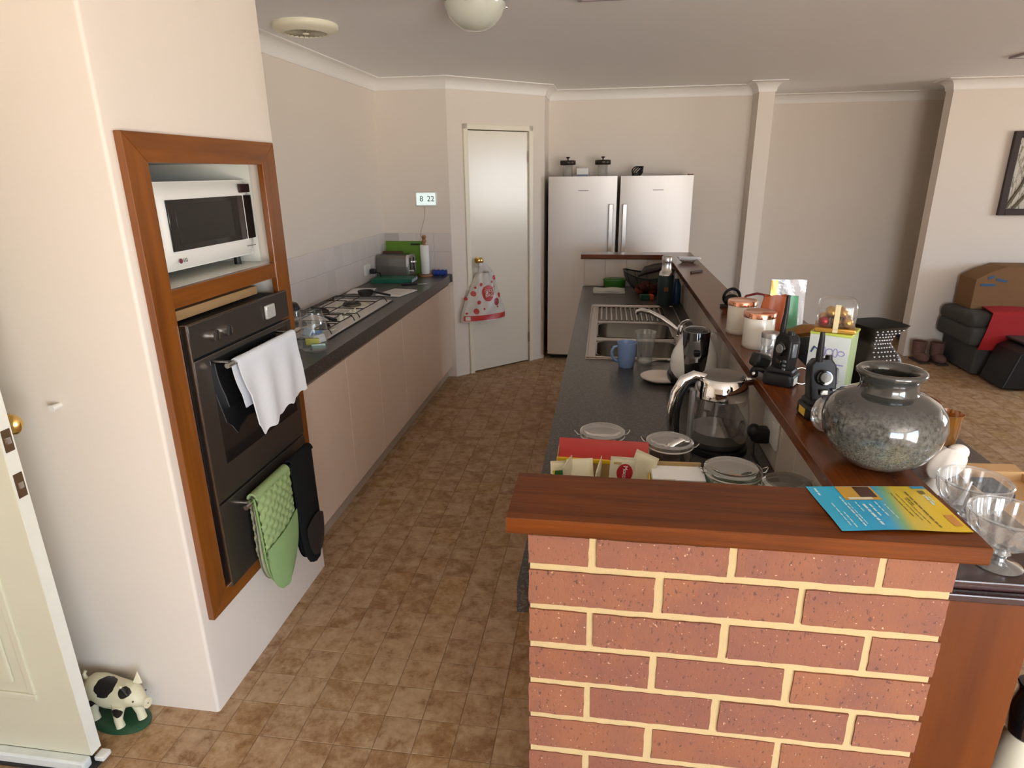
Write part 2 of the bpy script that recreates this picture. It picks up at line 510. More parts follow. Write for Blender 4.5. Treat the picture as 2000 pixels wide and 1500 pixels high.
for y in (-5.2, -3.62, -2.05): g.box(2.72, y, 0, 2.77, y+.05, 2.11)
g.box(2.72, -5.2, 2.06, 2.77, -2.0, 2.11).box(2.72, -5.2, 0, 2.77, -2.0, .05)
struct(g, 'window_3', TRIM, smooth=False)
struct(G().box(2.8, .5, 0, 7.0, .6, ZC), 'wall_dining', PAINT, smooth=False)
struct(G().box(-2.4, -6.6, 0, -.2, -6.5, ZC).box(2.6, -6.6, 0, 2.7, -6.5, ZC).box(-.2, -6.6, 2.2, 2.6, -6.5, ZC), 'wall_front', PAINT, smooth=False)
struct(G().box(-2.3, -2.7, 0, .30, -2.6, ZC), 'wall_added_light_screen', PAINT, smooth=False)  # unseen stub wall, added to keep front daylight off the oven tower
struct(G().box(-2.4, -6.6, 0, -2.3, YT0+.3, ZC), 'wall_entry', PAINT, smooth=False)
# window frames in the two glazed openings behind and beside the camera
g = G()
for y in (2.1, 3.07, 4.05): g.box(7.02, y, .85, 7.07, y+.05, 2.15)
g.box(7.02, 2.1, 2.10, 7.07, 4.1, 2.15).box(7.02, 2.1, .85, 7.07, 4.1, .90)
struct(g, 'window_1', TRIM, smooth=False)
g = G()
for x in (-.2, 1.17, 2.55): g.box(x, -6.57, 0, x+.05, -6.52, 2.2)
g.box(-.2, -6.57, 2.15, 2.6, -6.52, 2.2).box(-.2, -6.57, 0, 2.6, -6.52, .05)
struct(g, 'window_2', TRIM, smooth=False)
# ---- cornices (cove profile swept along the wall tops)
def sweep(path, prof, name):
    g = G(); b = g.bm; rows = []
    P = [Vector(p) for p in path]
    for i, p in enumerate(P):
        d0 = (P[i]-P[i-1]).normalized() if i else (P[1]-P[0]).normalized()
        d1 = (P[i+1]-P[i]).normalized() if i < len(P)-1 else d0
        n0 = Vector((d0.y, -d0.x)); n1 = Vector((d1.y, -d1.x))
        m = (n0+n1); m = m/max(.2, m.length_squared)*2
        rows.append([b.verts.new((p.x+m.x*d, p.y+m.y*d, z)) for d, z in prof])
    for r, q in zip(rows, rows[1:]):
        for k in range(len(prof)-1):
            b.faces.new((r[k], r[k+1], q[k+1], q[k]))
    return struct(g, name, TRIM, ang=25, recalc=True)
cove = [(0, ZCOR), (.006, ZCOR), (.008, ZCOR+.006)]
for i in range(1, 7):
    a = i/7*PI/2
    cove.append((.008+.066*(1-math.cos(a)), ZCOR+.006+.068*math.sin(a)))
cove += [(.074, ZC-.008), (.080, ZC-.006), (.080, ZC)]
sweep([(-2.3, YT0), (XT, YT0), (XT, YT1), (XW, YT1), (XW, YW), (PA.x, YW), (PB.x, PB.y), (PB.x, YB), (1.36, YB), (1.36, 5.10), (1.49, 5.10), (1.49, YH), (4.3, YH), (4.3, YR+.13), (2.98, YR+.13), (2.98, YR), (7.0, YR)], cove, 'trim_1')
# hall skirting
struct(G().box(1.49, YH-.015, 0, 4.3, YH, .10, .003), 'baseboard_hall', mat('skirting', (.36, .40, .42, 1), .5))

# ---- pantry door (built in the frame of its wall: x along the wall, -y to the room)
pd = thing('door_1', (PA.x, PA.y, 0), 'narrow cream pantry door in the angled wall beside the fridges', None, rz=PANG, kind='structure')
JAMB = mat('door_frame_paint', (.82, .76, .62, 1), .35)
g = G()
g.box(DU0-.045, -.012, 0, DU0-.003, .1, DZ+.045, .003).box(DU1+.003, -.012, 0, DU1+.045, .1, DZ+.045, .003).box(DU0-.045, -.012, DZ+.004, DU1+.045, .1, DZ+.045, .003)
g.build('door_frame', JAMB, pd)
leaf = G().box(DU0, .006, .012, DU1, .040, DZ-.002, .002).build('door_leaf', DOORP, pd)
k = G().lathe([(0, -.0), (.028, 0), (.027, .006), (.012, .010), (.011, .03), (.02, .036), (.028, .048), (.027, .06), (.016, .068), (0, .070)], mtx=T(DU0+.062, .006, 1.0) @ RX(PI/2), seg=20).build('door_knob', BRASS, pd)
for z in (.24, 1.84):
    G().box(DU1-.003, -.004, z-.045, DU1+.012, .004, z+.045, .001).cyl((DU1+.002, -.006, z-.046), (DU1+.002, -.006, z+.046), .005, seg=10).build('hinge', mat('hinge_brass', (.42, .36, .26, 1), .4, .8) if z < 1 else MATS['hinge_brass'], pd)
G().box(DU0-.004, .004, .97, DU0+.0, .03, 1.04).build('latch_plate', BLACKM, pd)

# ---- entry door standing open at the left
DX0, DX1, DY0, DY1 = -2.21, -1.372, .284, .322
ed = thing('door_2', (DX1, DY0, 0), 'open cream panelled entry door at the left edge', None, kind='structure')
g = G(ed.location)
g.box(DX0, DY0, .045, DX1, DY1, 2.045, .002)
dl = g.build('door_leaf', mat('entry_door_paint', (.66, .64, .49, 1), .35, var=.03, vscale=6), ed)
ENT = MATS['entry_door_paint']
G(ed.location).box(DX1, DY0+.001, .046, DX1+.0015, DY1-.001, 2.04).build('door_edge', DOORW, ed)
for z0, z1 in ((.245, .86), (1.12, 1.9)):
    # sunk panel shown as moulding frame with recess
    x0, x1 = DX0+.12, DX1-.125
    g = G(ed.location)
    for a in ((x0, z0, x1, z0+.022), (x0, z1-.022, x1, z1), (x0, z0+.022, x0+.022, z1-.022), (x1-.022, z0+.022, x1, z1-.022)):
        g.box(a[0], DY0-.007, a[1], a[2], DY0+.001, a[3], .003)
    pm = g.build('panel_moulding', ENT, ed)
    G(ed.location).box(x0+.06, DY0-.009, z0+.06, x1-.06, DY0+.001, z1-.06, .006).build('raised_panel', ENT, ed)
G(ed.location).lathe([(0, 0), (.03, 0), (.028, .007), (.012, .012), (.011, .035), (.024, .042), (.030, .055), (.024, .068), (0, .074)], mtx=T(DX1-.058, DY1, 1.09) @ RX(-PI/2), seg=20).build('door_knob', BRASS, ed)
BRZ = mat('aged_bronze', (.16, .10, .055, 1), .4, .7)
for z, h in ((.952, .034), (1.078, .03)):
    p = G(ed.location).box(DX1+.001, DY0+.006, z-h, DX1+.003, DY1-.006, z+h, .0008).build('latch_plate', BRZ, ed)
    G(ed.location).box(DX1+.002, DY0+.012, z-.009, DX1+.006, DY1-.012, z+.009, .001).build('latch_bolt', STEEL, p)
g = G(ed.location)
g.box(DX0, DY0-.030, .012, DX1-.004, DY0+.002, .046, .006)
g.build('weather_strip', mat('weather_strip_paint', (.72, .76, .74, 1), .35, var=.12, vscale=25), ed)
G(ed.location).box(DX0, DY0-.034, .002, DX1+.012, DY0+.030, .014, .002).build('brush_seal', BLACKM, ed)
G(ed.location).box(DX1-.004, DY1-.03, .015, DX1+.028, DY1+.004, .032, .004).build('seal_end_clip', WHITEP, ed)
# ================================================================== BAR WALL (brick end, long wall, far return)
bar = thing('wall_bar', (0, 0, 0), 'face-brick bar wall with cream mortar around the sink bench', None, kind='structure')
YFE = 3.735            # inner face of far return
ZBR = 1.107
g = G()
g.box(.004, .0015, 0, .706, .105, ZBR).box(.618, .10, 0, .704, YFE+.10, ZBR).box(-.03, YFE+.006, 0, .704, YFE+.10, ZBR)
g.build('mortar_core', MORTAR, bar, smooth=False)
def brick_mesh(l, d, h):
    # slightly ragged arrises
    g = G(); n = 14 if l > .15 else 8
    pts = [(-l/2+l*i/n, -h/2) for i in range(n)]+[(l/2, -h/2+h*i/4) for i in range(4)]+[(l/2-l*i/n, h/2) for i in range(n)]+[(-l/2, h/2-h*i/4) for i in range(4)]
    pts = [(a+random.uniform(-.0009, .0009), b+random.uniform(-.0009, .0009)) for a, b in pts]
    g.prism(pts, -d/2, d/2, axis=1)
    me = g.mesh('brick'); me.materials.append(BRICK); return me
CH = .086
bm_full = [brick_mesh(.2255, .11, .0715) for _ in range(5)]; bm_half = [brick_mesh(.1075, .11, .0715) for _ in range(3)]
ztop = 1.033+CH-.005
for k in range(14):
    zc = ztop-.038-CH*k
    if zc < .03: break
    top = (k == 0)
    if k % 2 == 0: row = [(.055, 0), (.235, 1), (.475, 1), (.655, 0)]
    else: row = [(.115, 1), (.355, 1), (.595, 1)]
    for x, full in row:
        o = inst('brick', random.choice(bm_full if full else bm_half), (x+random.uniform(-.0012, .0012), .0535+random.uniform(-.0012, .0012), zc+random.uniform(-.001, .001)), bar)
        if top: o.scale.z = .80; o.location.z -= .007
# outer long face: stretcher bricks along y (dining side)
bm_y = G(); bm_y.box(-.006, -.115, -.038, .006, .115, .038, .003, 1); bm_y = bm_y.mesh('brick'); bm_y.materials.append(BRICK)
for k in range(12):
    zc = ztop-.038-CH*k
    if zc < .03: break
    y = .115+(.115 if k % 2 else .24)
    while y < YFE-.02:
        if k < 3 or y > 1.8:
            o = inst('brick', bm_y, (.705, y, zc), bar)
            if k == 0: o.scale.z = .8; o.location.z -= .007
        y += .24

# jarrah capping boards
def cap_profile(w0, w1):   # across the board: bullnose underside
    t = ZCAP; b = ZCAP-.034; r = .007
    return [(w0+r, b), (w1-r, b), (w1-.002, b+.003), (w1, b+r), (w1, t-.002), (w1-.002, t), (w0+.002, t), (w0, t-.002), (w0, b+r), (w0+.002, b+.003)]
cap = thing('bar_top', (0, 0, ZCAP), 'polished dark red timber bar top running round three sides of the bench', 'bar top')
g = G(cap.location); g.prism([(y, z) for y, z in cap_profile(-.021, .158)], -.036, .740, axis=0); g.build('capping_board', CAPW, cap, ang=20, recalc=True)
g = G(cap.location); g.prism([(x, z) for x, z in cap_profile(.562, .740)], .1575, YFE+.13, axis=1); g.build('capping_board', CAPWY, cap, ang=20, recalc=True)
g = G(cap.location); g.prism([(y, z) for y, z in cap_profile(YFE-.035, YFE+.13)], -.055, .563, axis=0); g.build('capping_board', CAPW, cap, ang=20, recalc=True)

# splash tiles on the bench side of the bar wall
bt = G(); bt.box(-.004, -.0735, -.0985, .0, .0735, .0985, .0015, 1); bt = bt.mesh('tile'); bt.materials.append(WTILE2)
G().box(.6135, .105, ZB, .618, YFE+.006, ZBR).box(-.03, YFE+.003, ZB, .6135, YFE+.007, ZBR).build('splash_grout', WGROUT, bar, smooth=False)
y = .105+.075
while y < YFE:
    inst('tile', bt, (.6135, y, ZB+.1), bar); y += .15
for i in range(4):
    inst('tile', bt, (-.03+.08+.15*i+.0, YFE+.003, ZB+.1), bar, rot=(0, 0, PI/2))

# ---- sink bench: worktop and units under it
SX0, SX1, SY0, SY1 = .046, .552, 1.79, 3.0
wt = thing('worktop', (-.037, .11, ZB-.066), 'dark speckled laminate worktop holding the sink, inside the brick bar', 'worktop')
g = G(wt.location)
z0 = ZB-.066
g.box(-.037, .112, z0, .61, SY0+.03, ZB).box(-.037, SY1-.03, z0, .61, YFE, ZB).box(-.037, SY0+.03, z0, SX0+.03, SY1-.03, ZB).box(SX1-.03, SY0+.03, z0, .61, SY1-.03, ZB)
g.build('worktop_slab', GRAN, wt, smooth=False)
G(wt.location).cyl((-.036, .112, z0+.012), (-.036, YFE, z0+.012), .002, seg=6).build('edge_strip', BLACKM, wt)
ulab = ['nearest the brick end', 'second from the brick end', 'below the sink bowls', 'below the sink drainer', 'fifth from the brick end', 'farthest, by the fridges']
for i in range(6):
    a, b = .115+i*.603, .115+(i+1)*.603
    u = thing('base_cabinet', (.30, (a+b)/2, 0), 'cream base cabinet under the sink bench, '+ulab[i], 'cabinet', 'cabinets under the sink bench')
    top = ZB-.20 if i in (2, 3, 4) else ZB-.075
    G(u.location).box(.01, a+.002, .10, .60, b-.002, top).build('body', CABM, u, smooth=False)
    G(u.location).box(-.010, a+.004, .105, .009, b-.004, ZB-.09, .002).build('door', CABM, u)
    G(u.location).box(.05, a+.002, 0, .58, b-.002, .1).build('kickboard', KICK, u, smooth=False)

# ---- bookcase on the dining side
bc = thing('bookcase', (.72, .03, 0), 'red-brown timber bookcase with a dark top against the brick bar', 'bookcase')
def tprof(w0, w1, t, b): return [(w0, b), (w1-.03, b), (w1-.03, b+.008), (w1-.012, b+.012), (w1-.012, b+.018), (w1, b+.024), (w1, t-.003), (w1-.003, t), (w0, t)]
ZS = 1.04
g = G(bc.location)
g.box(.716, .04, ZS-.010, 1.052, 2.1, ZS, .003).box(.716, .048, ZS-.024, 1.044, 2.095, ZS-.010, .004).box(.716, .034, ZS-.040, 1.060, 2.105, ZS-.024, .003)
g.build('top', DARKW, bc)
for y0 in (.055, 1.05, 2.06):
    G(bc.location).box(.720, y0, 0, .885, y0+.022, ZS-.04, .002).build('end_panel' if y0 != 1.05 else 'divider', PANELW, bc)
G(bc.location).box(.716, .05, 0, .722, 2.08, ZS-.04).build('back_panel', PANELW, bc, smooth=False)
for z in (.10, .40, .70):
    G(bc.location).box(.722, .077, z, .880, 1.05, z+.02, .002).box(.722, 1.072, z, .880, 2.06, z+.02, .002).build('shelf', PANELW, bc)

# ================================================================== OVEN TOWER
# timber surround
fr = thing('oven_surround', (XT, .944, .35), 'orange-brown timber surround framing the microwave niche and wall oven', 'frame')
FO0, FO1, FZ0, FZ1 = .5625, 1.330, .346, 1.823
FI0, FI1 = .645, 1.236
X0, X1 = XT, XT+.022
def stile(y0a, y0b, z0a, z0b, y1a, y1b, z1a, z1b): pass
g = G(fr.location); g.prism([(FO0, FZ0), (FI0, FZ0+.066), (FI0, FZ1-.076), (FO0, FZ1)], X0, X1, axis=0, bev=.002); g.build('upright', FRAMEV, fr)
g = G(fr.location); g.prism([(FO1, FZ0), (FO1, FZ1), (FI1, FZ1-.076), (FI1, FZ0+.066)], X0, X1, axis=0, bev=.002); g.build('upright', FRAMEV, fr)
g = G(fr.location); g.prism([(FO0, FZ1), (FI0, FZ1-.076), (FI1, FZ1-.076), (FO1, FZ1)], X0, X1, axis=0, bev=.002); g.build('top_rail', FRAMEH, fr)
g = G(fr.location); g.prism([(FO0, FZ0), (FO1, FZ0), (FI1, FZ0+.066), (FI0, FZ0+.066)], X0, X1, axis=0, bev=.002); g.build('bottom_rail', FRAMEH, fr)
G(fr.location).box(XT-.03, FI0-.002, 1.350, X1-.004, FI1+.002, 1.404, .002).build('middle_rail', FRAMEH, fr)
G(fr.location).box(XT-.18, FI0+.02, 1.302, XT-.02, 1.16, 1.332, .002).build('batten', PALEW, fr)
# white niche lining
nl = thing('microwave_niche', (-1.40, .944, 1.39), 'white melamine niche lining behind the microwave', 'niche')
g = G(nl.location)
g.box(-1.70, .60, 1.392, XT-.004, 1.288, 1.405); g.build('niche_floor', MELA, nl, smooth=False)
G(nl.location).box(-1.70, .60, 1.752, XT-.004, 1.288, 1.765).build('niche_roof', MELA, nl, smooth=False)
G(nl.location).box(-1.70, .628, 1.405, XT-.004, .640, 1.752).build('niche_side', MELA, nl, smooth=False)
G(nl.location).box(-1.70, 1.265, 1.405, XT-.05, 1.277, 1.752).build('niche_side', MELA, nl, smooth=False)
G(nl.location).box(-1.70, .628, 1.405, -1.69, 1.277, 1.752).build('niche_back', MELA, nl, smooth=False)

# microwave (front towards +x)
mw = thing('microwave', (-1.33, .97, 1.405), 'white microwave with dark glass door in the upper niche', 'microwave')
o = mw.location
MX = -1.150
G(o).box(-1.52, .728, 1.440, MX-.03, 1.226, 1.690, .006).build('body', WHITEP, mw)
g = G(o); g.grid(lambda u, v: (MX-.03+.030*(1-abs(2*v-1)**6)*(1-abs(2*u-1)**10), .716+.536*u, 1.437+.260*v), 24, 12)
g.box(MX-.034, .716, 1.437, MX-.028, 1.252, 1.697); g.build('front', WHITEP, mw, ang=60)
G(o).box(MX-.004, .768, 1.497, MX+.0015, 1.176, 1.646, .0012).build('door_glass', mat('microwave_glass', (.012, .011, .010, 1), .08, coat=.5), mw)
G(o).box(MX-.004, .80, 1.515, MX+.0022, 1.10, 1.632, .001).build('mesh_window', mat('microwave_mesh', (.022, .020, .018, 1), .25), mw)
G(o).box(MX-.004, 1.180, 1.497, MX+.0015, 1.232, 1.646, .0012).build('control_panel', MATS['microwave_glass'], mw)
G(o).box(MX-.004, 1.164, 1.655, MX+.0015, 1.230, 1.684, .001).build('display', mat('microwave_display', (.03, .014, .014, 1), .1), mw)
G(o).box(MX-.004, 1.1765, 1.492, MX+.002, 1.1795, 1.65).build('door_line', WHITEP, mw)
gl = mat('logo_grey', (.10, .09, .09, 1), .4)
G(o).lathe([(0, 0), (.0075, 0), (.0075, .0015), (0, .0015)], mtx=T(MX+.0, .790, 1.468) @ RY(PI/2), seg=16).build('logo_disc', mat('logo_red', (.16, .03, .05, 1), .4), mw)
text('logo_lettering', 'LG', .016, basis((MX+.001-o.x, .812-o.y, 1.468-o.z), (0, 1, 0), (0, 0, 1)), gl, mw)
G(o).box(MX-.002, 1.17, 1.4705, MX+.0006, 1.225, 1.4725).build('model_print', gl, mw)
for y in (.76, 1.19):
    for x in (-1.21, -1.47): G(o).cyl((x, y, 1.405), (x, y, 1.442), .013, .011, 12).build('foot', BLACKP, mw)
tube_pts = [(-1.16, .66, 1.408), (-1.17, .70, 1.409), (-1.20, .72, 1.41), (-1.25, .69, 1.41), (-1.34, .68, 1.42), (-1.5, .68, 1.45)]
G(o).tube(tube_pts, .0035, 6).build('power_cord', BLACKP, mw)

# wall oven
ov = thing('wall_oven', (-1.2, .965, .40), 'dark steel built-in wall oven with separate grill drawer below', 'oven')
o = ov.location
OX = -1.075
OY0, OY1 = .662, 1.256
G(o).box(-1.62, OY0+.012, .425, OX-.015, 1.232, 1.292).build('carcass', BLACKM, ov, smooth=False)
cp = G(o).box(OX-.0145, OY0, 1.196, OX, OY1+.01, 1.298, .003).build('control_panel', OVENM, ov)
dr = G(o).box(OX-.0145, OY0, .712, OX, OY1+.01, 1.188, .003).build('door', OVENM, ov)
G(o).box(OX-.003, .738, .822, OX+.0015, 1.232, 1.172, .001).build('door_glass', BLACKG, dr if False else ov)
dw = G(o).box(OX-.0145, OY0, .405, OX, OY1+.01, .704, .003).build('grill_drawer', OVENM, ov)
G(o).box(OX-.024, OY0-.002, .405, OX-.001, OY0+.003, 1.298).build('edge_trim', STEEL, ov, smooth=False)
for y in (.772, .842):
    g = G(o); g.lathe([(0, 0), (.019, 0), (.018, .016), (0, .017)], mtx=T(OX, y, 1.244) @ RY(PI/2), seg=24)
    kb = g.build('knob', STEEL, ov)
    G(o).box(OX+.016, y-.004, 1.227, OX+.020, y+.004, 1.261, .0015).build('knob_grip', BLACKP, kb)
G(o).box(OX, 1.085, 1.222, OX+.012, 1.150, 1.272, .006).build('timer_dial', mat('timer_white', (.62, .62, .58, 1), .25, .3), ov)
HZ, HX = 1.150, OX+.042
g = G(o); g.cyl((HX, .758, HZ), (HX, 1.245, HZ), .0085, seg=14); hd = g.build('handle', STEEL, ov)
for y in (.80, 1.20): G(o).cyl((OX, y, HZ), (HX, y, HZ), .006, seg=10).build('handle_post', STEEL, ov)
DHZ = .664
G(o).cyl((HX, .735, DHZ), (HX, 1.215, DHZ), .0085, seg=14).build('handle', STEEL, ov)
for y in (.77, 1.19): G(o).cyl((OX, y, DHZ), (HX, y, DHZ), .006, seg=10).build('handle_post', STEEL, ov)

# white towel over the oven handle
def hang(name, y0, y1, zt, xh, fr_len, bk_len, m, label, cat, wob=.006, th=.004, rr=.013, skew=None, nv=26, nu=40):
    g = G((xh, (y0+y1)/2, zt-fr_len(.5)))
    def f(u, v):
        L0 = bk_len(v); L1 = fr_len(v); A = PI*rr
        s = u*(L0+A+L1)
        y = y0+(y1-y0)*v
        if s < L0: x, z, d = -rr, -(L0-s), (L0-s)
        elif s < L0+A:
            a = (s-L0)/rr; x, z, d = -rr*math.cos(a), rr*math.sin(a), 0
        else: d = s-L0-A; x, z = rr, -d
        w = min(1, d/.12)
        x += math.copysign(1, x)*0+w*wob*math.sin(v*17+1.3+d*7)*(1 if x > 0 else .4) + w*(.006 if x > 0 else .0)
        y += (skew(u, v, d) if skew else 0)*w
        return (xh+x, y, zt+z)
    g.grid(f, nu, nv); g.solidify(th)
    return g.build(name, m, label=label, cat=cat, ang=80, recalc=True)
TOWEL = mat('white_cotton', (.80, .82, .86, 1), .9, var=.03, vscale=40, bump=.3, bscale=500, bdist=.001, sheen=.3)
def tfront(v):
    if v < .06: return .235+v*.4
    if v < .62: return .285-.045*(v-.06)/.56+.006*math.sin(v*30)
    return .243-.02*(v-.62)/.38+.004*math.sin(v*40)
hang('tea_towel', .800, 1.190, HZ, HX, tfront, lambda v: .17+.02*v, TOWEL, 'white tea towel draped over the oven door handle', 'towel', wob=.007, rr=.0135,
     skew=lambda u, v, d: .05*d/.28*(1-v)+.02*d/.28)

# oven gloves hung over the drawer handle
def quilt_mat(name, c, quilt=True):
    x = N(name)
    x.b.inputs['Base Color'].default_value = c; x.b.inputs['Roughness'].default_value = .95; x.b.inputs['Specular IOR Level'].default_value = .15
    x.bump(x.noise(420, 2), .25, .0008)
    return x.done()
def glove(name, y0, y1, zt, zb, xh, m_front, m_back, label, quilted, toe=.5, hand_m=None):
    w = (y1-y0); yc = (y0+y1)/2; L = zt-zb
    th = thing(name, (xh, yc, zb), label, 'oven glove')
    def half(v):                     # half width along the length
        k = .50 if v < .55 else .50*math.sqrt(max(0, 1-((v-.55)/.45)**2.3))
        return w*k*(1-.06*math.sin(v*PI))
    def flap(sgn, ln, wmul, dx, dy):
        g = G(th.location)
        def f(u, v):
            s = 2*u-1
            a = half(v)*wmul*s
            z = zt-ln*v
            puff = .013*(1-abs(s)**3)*(min(1, v*6+.35))*(1 if v < .97 else .3)
            q = 0
            if quilted and v < .62:
                p = abs(math.sin((a+z)*PI/.040))*abs(math.sin((a-z)*PI/.040)); q = .0085*math.sqrt(p)
            topx = .0135*math.cos(min(1, v*14)*PI/2) if False else 0
            return (xh+sgn*(.011+puff+q*1.0)+dx*v+topx, yc+a+dy*v, z)
        def fb(u, v):
            s = 2*u-1; a = half(v)*wmul*s; z = zt-ln*v
            return (xh+sgn*(.003)+dx*v, yc+a+dy*v, z)
        g.grid(f, 46, 64); g.grid(fb, 46, 64)
        bmesh.ops.remove_doubles(g.bm, verts=g.bm.verts, dist=.0004)
        return g
    flap(1, L, 1, .016, -.012).build('front_pad', m_front, th, ang=80, recalc=True)
    flap(-1, L*.93, .96, .012, -.03).build('back_pad', m_back, th, ang=80, recalc=True)
    g = G(th.location)
    g.grid(lambda u, v: (xh-.020*math.cos(u*PI), yc+w*.5*(2*v-1)*.98, zt-.004+.022*math.sin(u*PI)), 10, 8); g.solidify(.007)
    g.build('fold', m_front, th, ang=80, recalc=True)
    # piping round the front pad
    pts = []
    for i in range(41):
        v = 1-abs(i/20-1); s = -1 if i <= 20 else 1
        vv = 1-(1-v)**1 if True else v
        pts.append((xh+.008+.016*vv, yc+half(vv)*s-.012*vv, zt-L*vv))
    G(th.location).tube(pts, .0042, 6).build('piping', hand_m or m_front, th)
    return th
QG = quilt_mat('green_quilted_cotton', rgb(150, 170, 116)); QGD = quilt_mat('green_piping', rgb(132, 158, 100)); QB = quilt_mat('black_neoprene', (.010, .011, .011, 1))
QF = mat('floral_lining', rgb(186, 182, 148), .9, var=.25, vscale=70)
gl1 = glove('oven_glove', .775, 1.010, DHZ+.012, .292, HX, QG, QF, 'green quilted oven glove hanging from the lower oven handle', True, hand_m=QGD)
G(gl1.location).grid(lambda u, v: (HX+.028+.010*math.sin(u*PI)-.004*v+.010*(.6+.36*v), .8925-.012+(.235*.94*(2*u-1)*.5)*math.sqrt(max(.0001, 1-max(0, (v-.15)/.85)**2.3))-.01*v, .5+.02*(u-.5)*2-.205*v), 24, 20).solidify(.003).build('hand_pocket', mat('green_cotton', rgb(140, 170, 112), .9, var=.05, vscale=20), gl1, ang=80, recalc=True)
gl2 = glove('oven_glove', 1.035, 1.205, DHZ+.014, .215, HX, QB, QB, 'black oven glove hanging beside the green one', False)
G(gl2.location).grid(lambda u, v: (HX+.036+.006*math.sin(u*PI)+.004, 1.11+.07*(2*u-1)*math.sqrt(max(.001, 1-max(0, v)**2.4)), .40-.15*v+.03*(1-(2*u-1)**2)), 16, 14).solidify(.003).build('hand_pocket', mat('charcoal_rubber', (.016, .017, .019, 1), .5), gl2, ang=80, recalc=True)

# small white door buffer on the tower wall, pig door stop
G((-1.423, YT0, 1.09)).cyl((-1.423, YT0+.002, 1.089), (-1.423, YT0-.03, 1.089), .008, .010, 14).build('door_buffer', WHITEP, label='small white door buffer on the wall behind the entry door', cat='door buffer')

def pig():
    PX, PY = -1.425, .462
    t = thing('pig_doorstop', (PX, PY, 0), 'black and white spotted pig doorstop on a green base', 'doorstop')
    x = N('pig_paint'); 
    tc = x.n('TexCoord').outputs['Object']
    def spot(c, r):
        d = x.n('VectorMath', operation='DISTANCE'); d.inputs[1].default_value = c
        nz = x.n('TexNoise', i_Scale=30.0, i_Detail=2.0); x.l(tc, nz.inputs['Vector'])
        ad = x.n('VectorMath', operation='MULTIPLY_ADD'); ad.inputs[1].default_value = (.022,)*3
        x.l(nz.outputs['Color'], ad.inputs[0]); x.l(tc, ad.inputs[2]); x.l(ad.outputs[0], d.inputs[0])
        lt = x.n('Math', operation='LESS_THAN', i_1=r); x.l(d.outputs['Value'], lt.inputs[0]); return lt.outputs[0]
    fac = None
    for c, r in (((-.005, -.02, .150), .036), ((.075, -.028, .155), .024), ((-.085, -.005, .115), .028), ((-.052, -.045, .085), .017), ((.048, -.052, .074), .022), ((-.03, .04, .11), .03)):
        s = spot(tuple(a+.011 for a in c), r)
        if fac is None: fac = s
        else:
            mx = x.n('Math', operation='MAXIMUM'); x.l(fac, mx.inputs[0]); x.l(s, mx.inputs[1]); fac = mx.outputs[0]
    x.l(x.mix(fac, (.70, .66, .46, 1), (.012, .010, .010, 1)), x.b.inputs['Base Color']); x.b.inputs['Roughness'].default_value = .4
    pm = x.done()
    # body as one continuous surface: rings along the length
    g = G()
    secs = [(-.098, .125, .004, .006), (-.094, .120, .026, .030), (-.082, .115, .038, .044), (-.055, .112, .044, .052), (-.02, .108, .045, .055), (.015, .108, .043, .052), (.045, .112, .040, .048), (.065, .118, .036, .042), (.085, .120, .033, .036), (.102, .113, .026, .029), (.116, .106, .018, .020), (.124, .103, .016, .017), (.136, .101, .016, .017), (.1365, .101, .002, .002)]
    def f(u, v):
        i = u*(len(secs)-1); a = int(min(i, len(secs)-2)); k = i-a
        p = [secs[a][n]*(1-k)+secs[a+1][n]*k for n in range(4)]
        an = 2*PI*v
        return (p[0], p[2]*math.cos(an), p[1]+p[3]*math.sin(an))
    g.grid(f, 39, 24, closev=True)
    g.build('body', pm, t, ang=80, recalc=True)
    for (x0, y0, x1, y1) in ((-.065, -.024, -.070, -.030), (-.058, .024, -.052, .03), (.045, -.024, .035, -.034), (.055, .022, .075, .014)):
        G().tube([(x0, y0, .10), ((x0+x1)/2-.004, (y0+y1)/2, .065), (x1, y1, .036), (x1+.006, y1-.002, .012)], [.024, .017, .013, .014], 12).build('leg', pm, t, ang=80)
    for s in (-1, 1):
        g = G(); g.grid(lambda u, v: (.088-.004*v+.012*(u-.5), s*(.022+.014*v)+.016*(u-.5)*s*0, .140+.044*v*(1-.2*u)+.0), 4, 6)
        g = G(); g.prism([(-.016, 0), (.016, 0), (.004, .042)], -.003, .003, axis=1, bev=.002, mtx=T(.082, s*.020, .145) @ RZ(s*.6) @ RX(-s*.35)); g.build('ear', pm, t)
        G().ball((.106, s*.0255, .122), .003, 8).build('eye', BLACKG, t)
    G().tube([(-.094, 0, .135), (-.106, -.004, .145), (-.114, 0, .156), (-.112, .006, .164)], [.008, .007, .006, .005], 8).build('tail', pm, t)
    g = G(); g.lathe([(0, 0), (.50, 0), (.5, .06), (.47, .10), (.38, .13), (0, .16)], seg=40)
    for v in g.bm.verts: v.co = Vector((v.co.x*.225, v.co.y*.125, v.co.z*.10))
    g.build('base', mat('green_enamel', (.020, .075, .035, 1), .3, var=.3, vscale=12), t)
    t.rotation_euler.z = math.radians(-8)
pig()

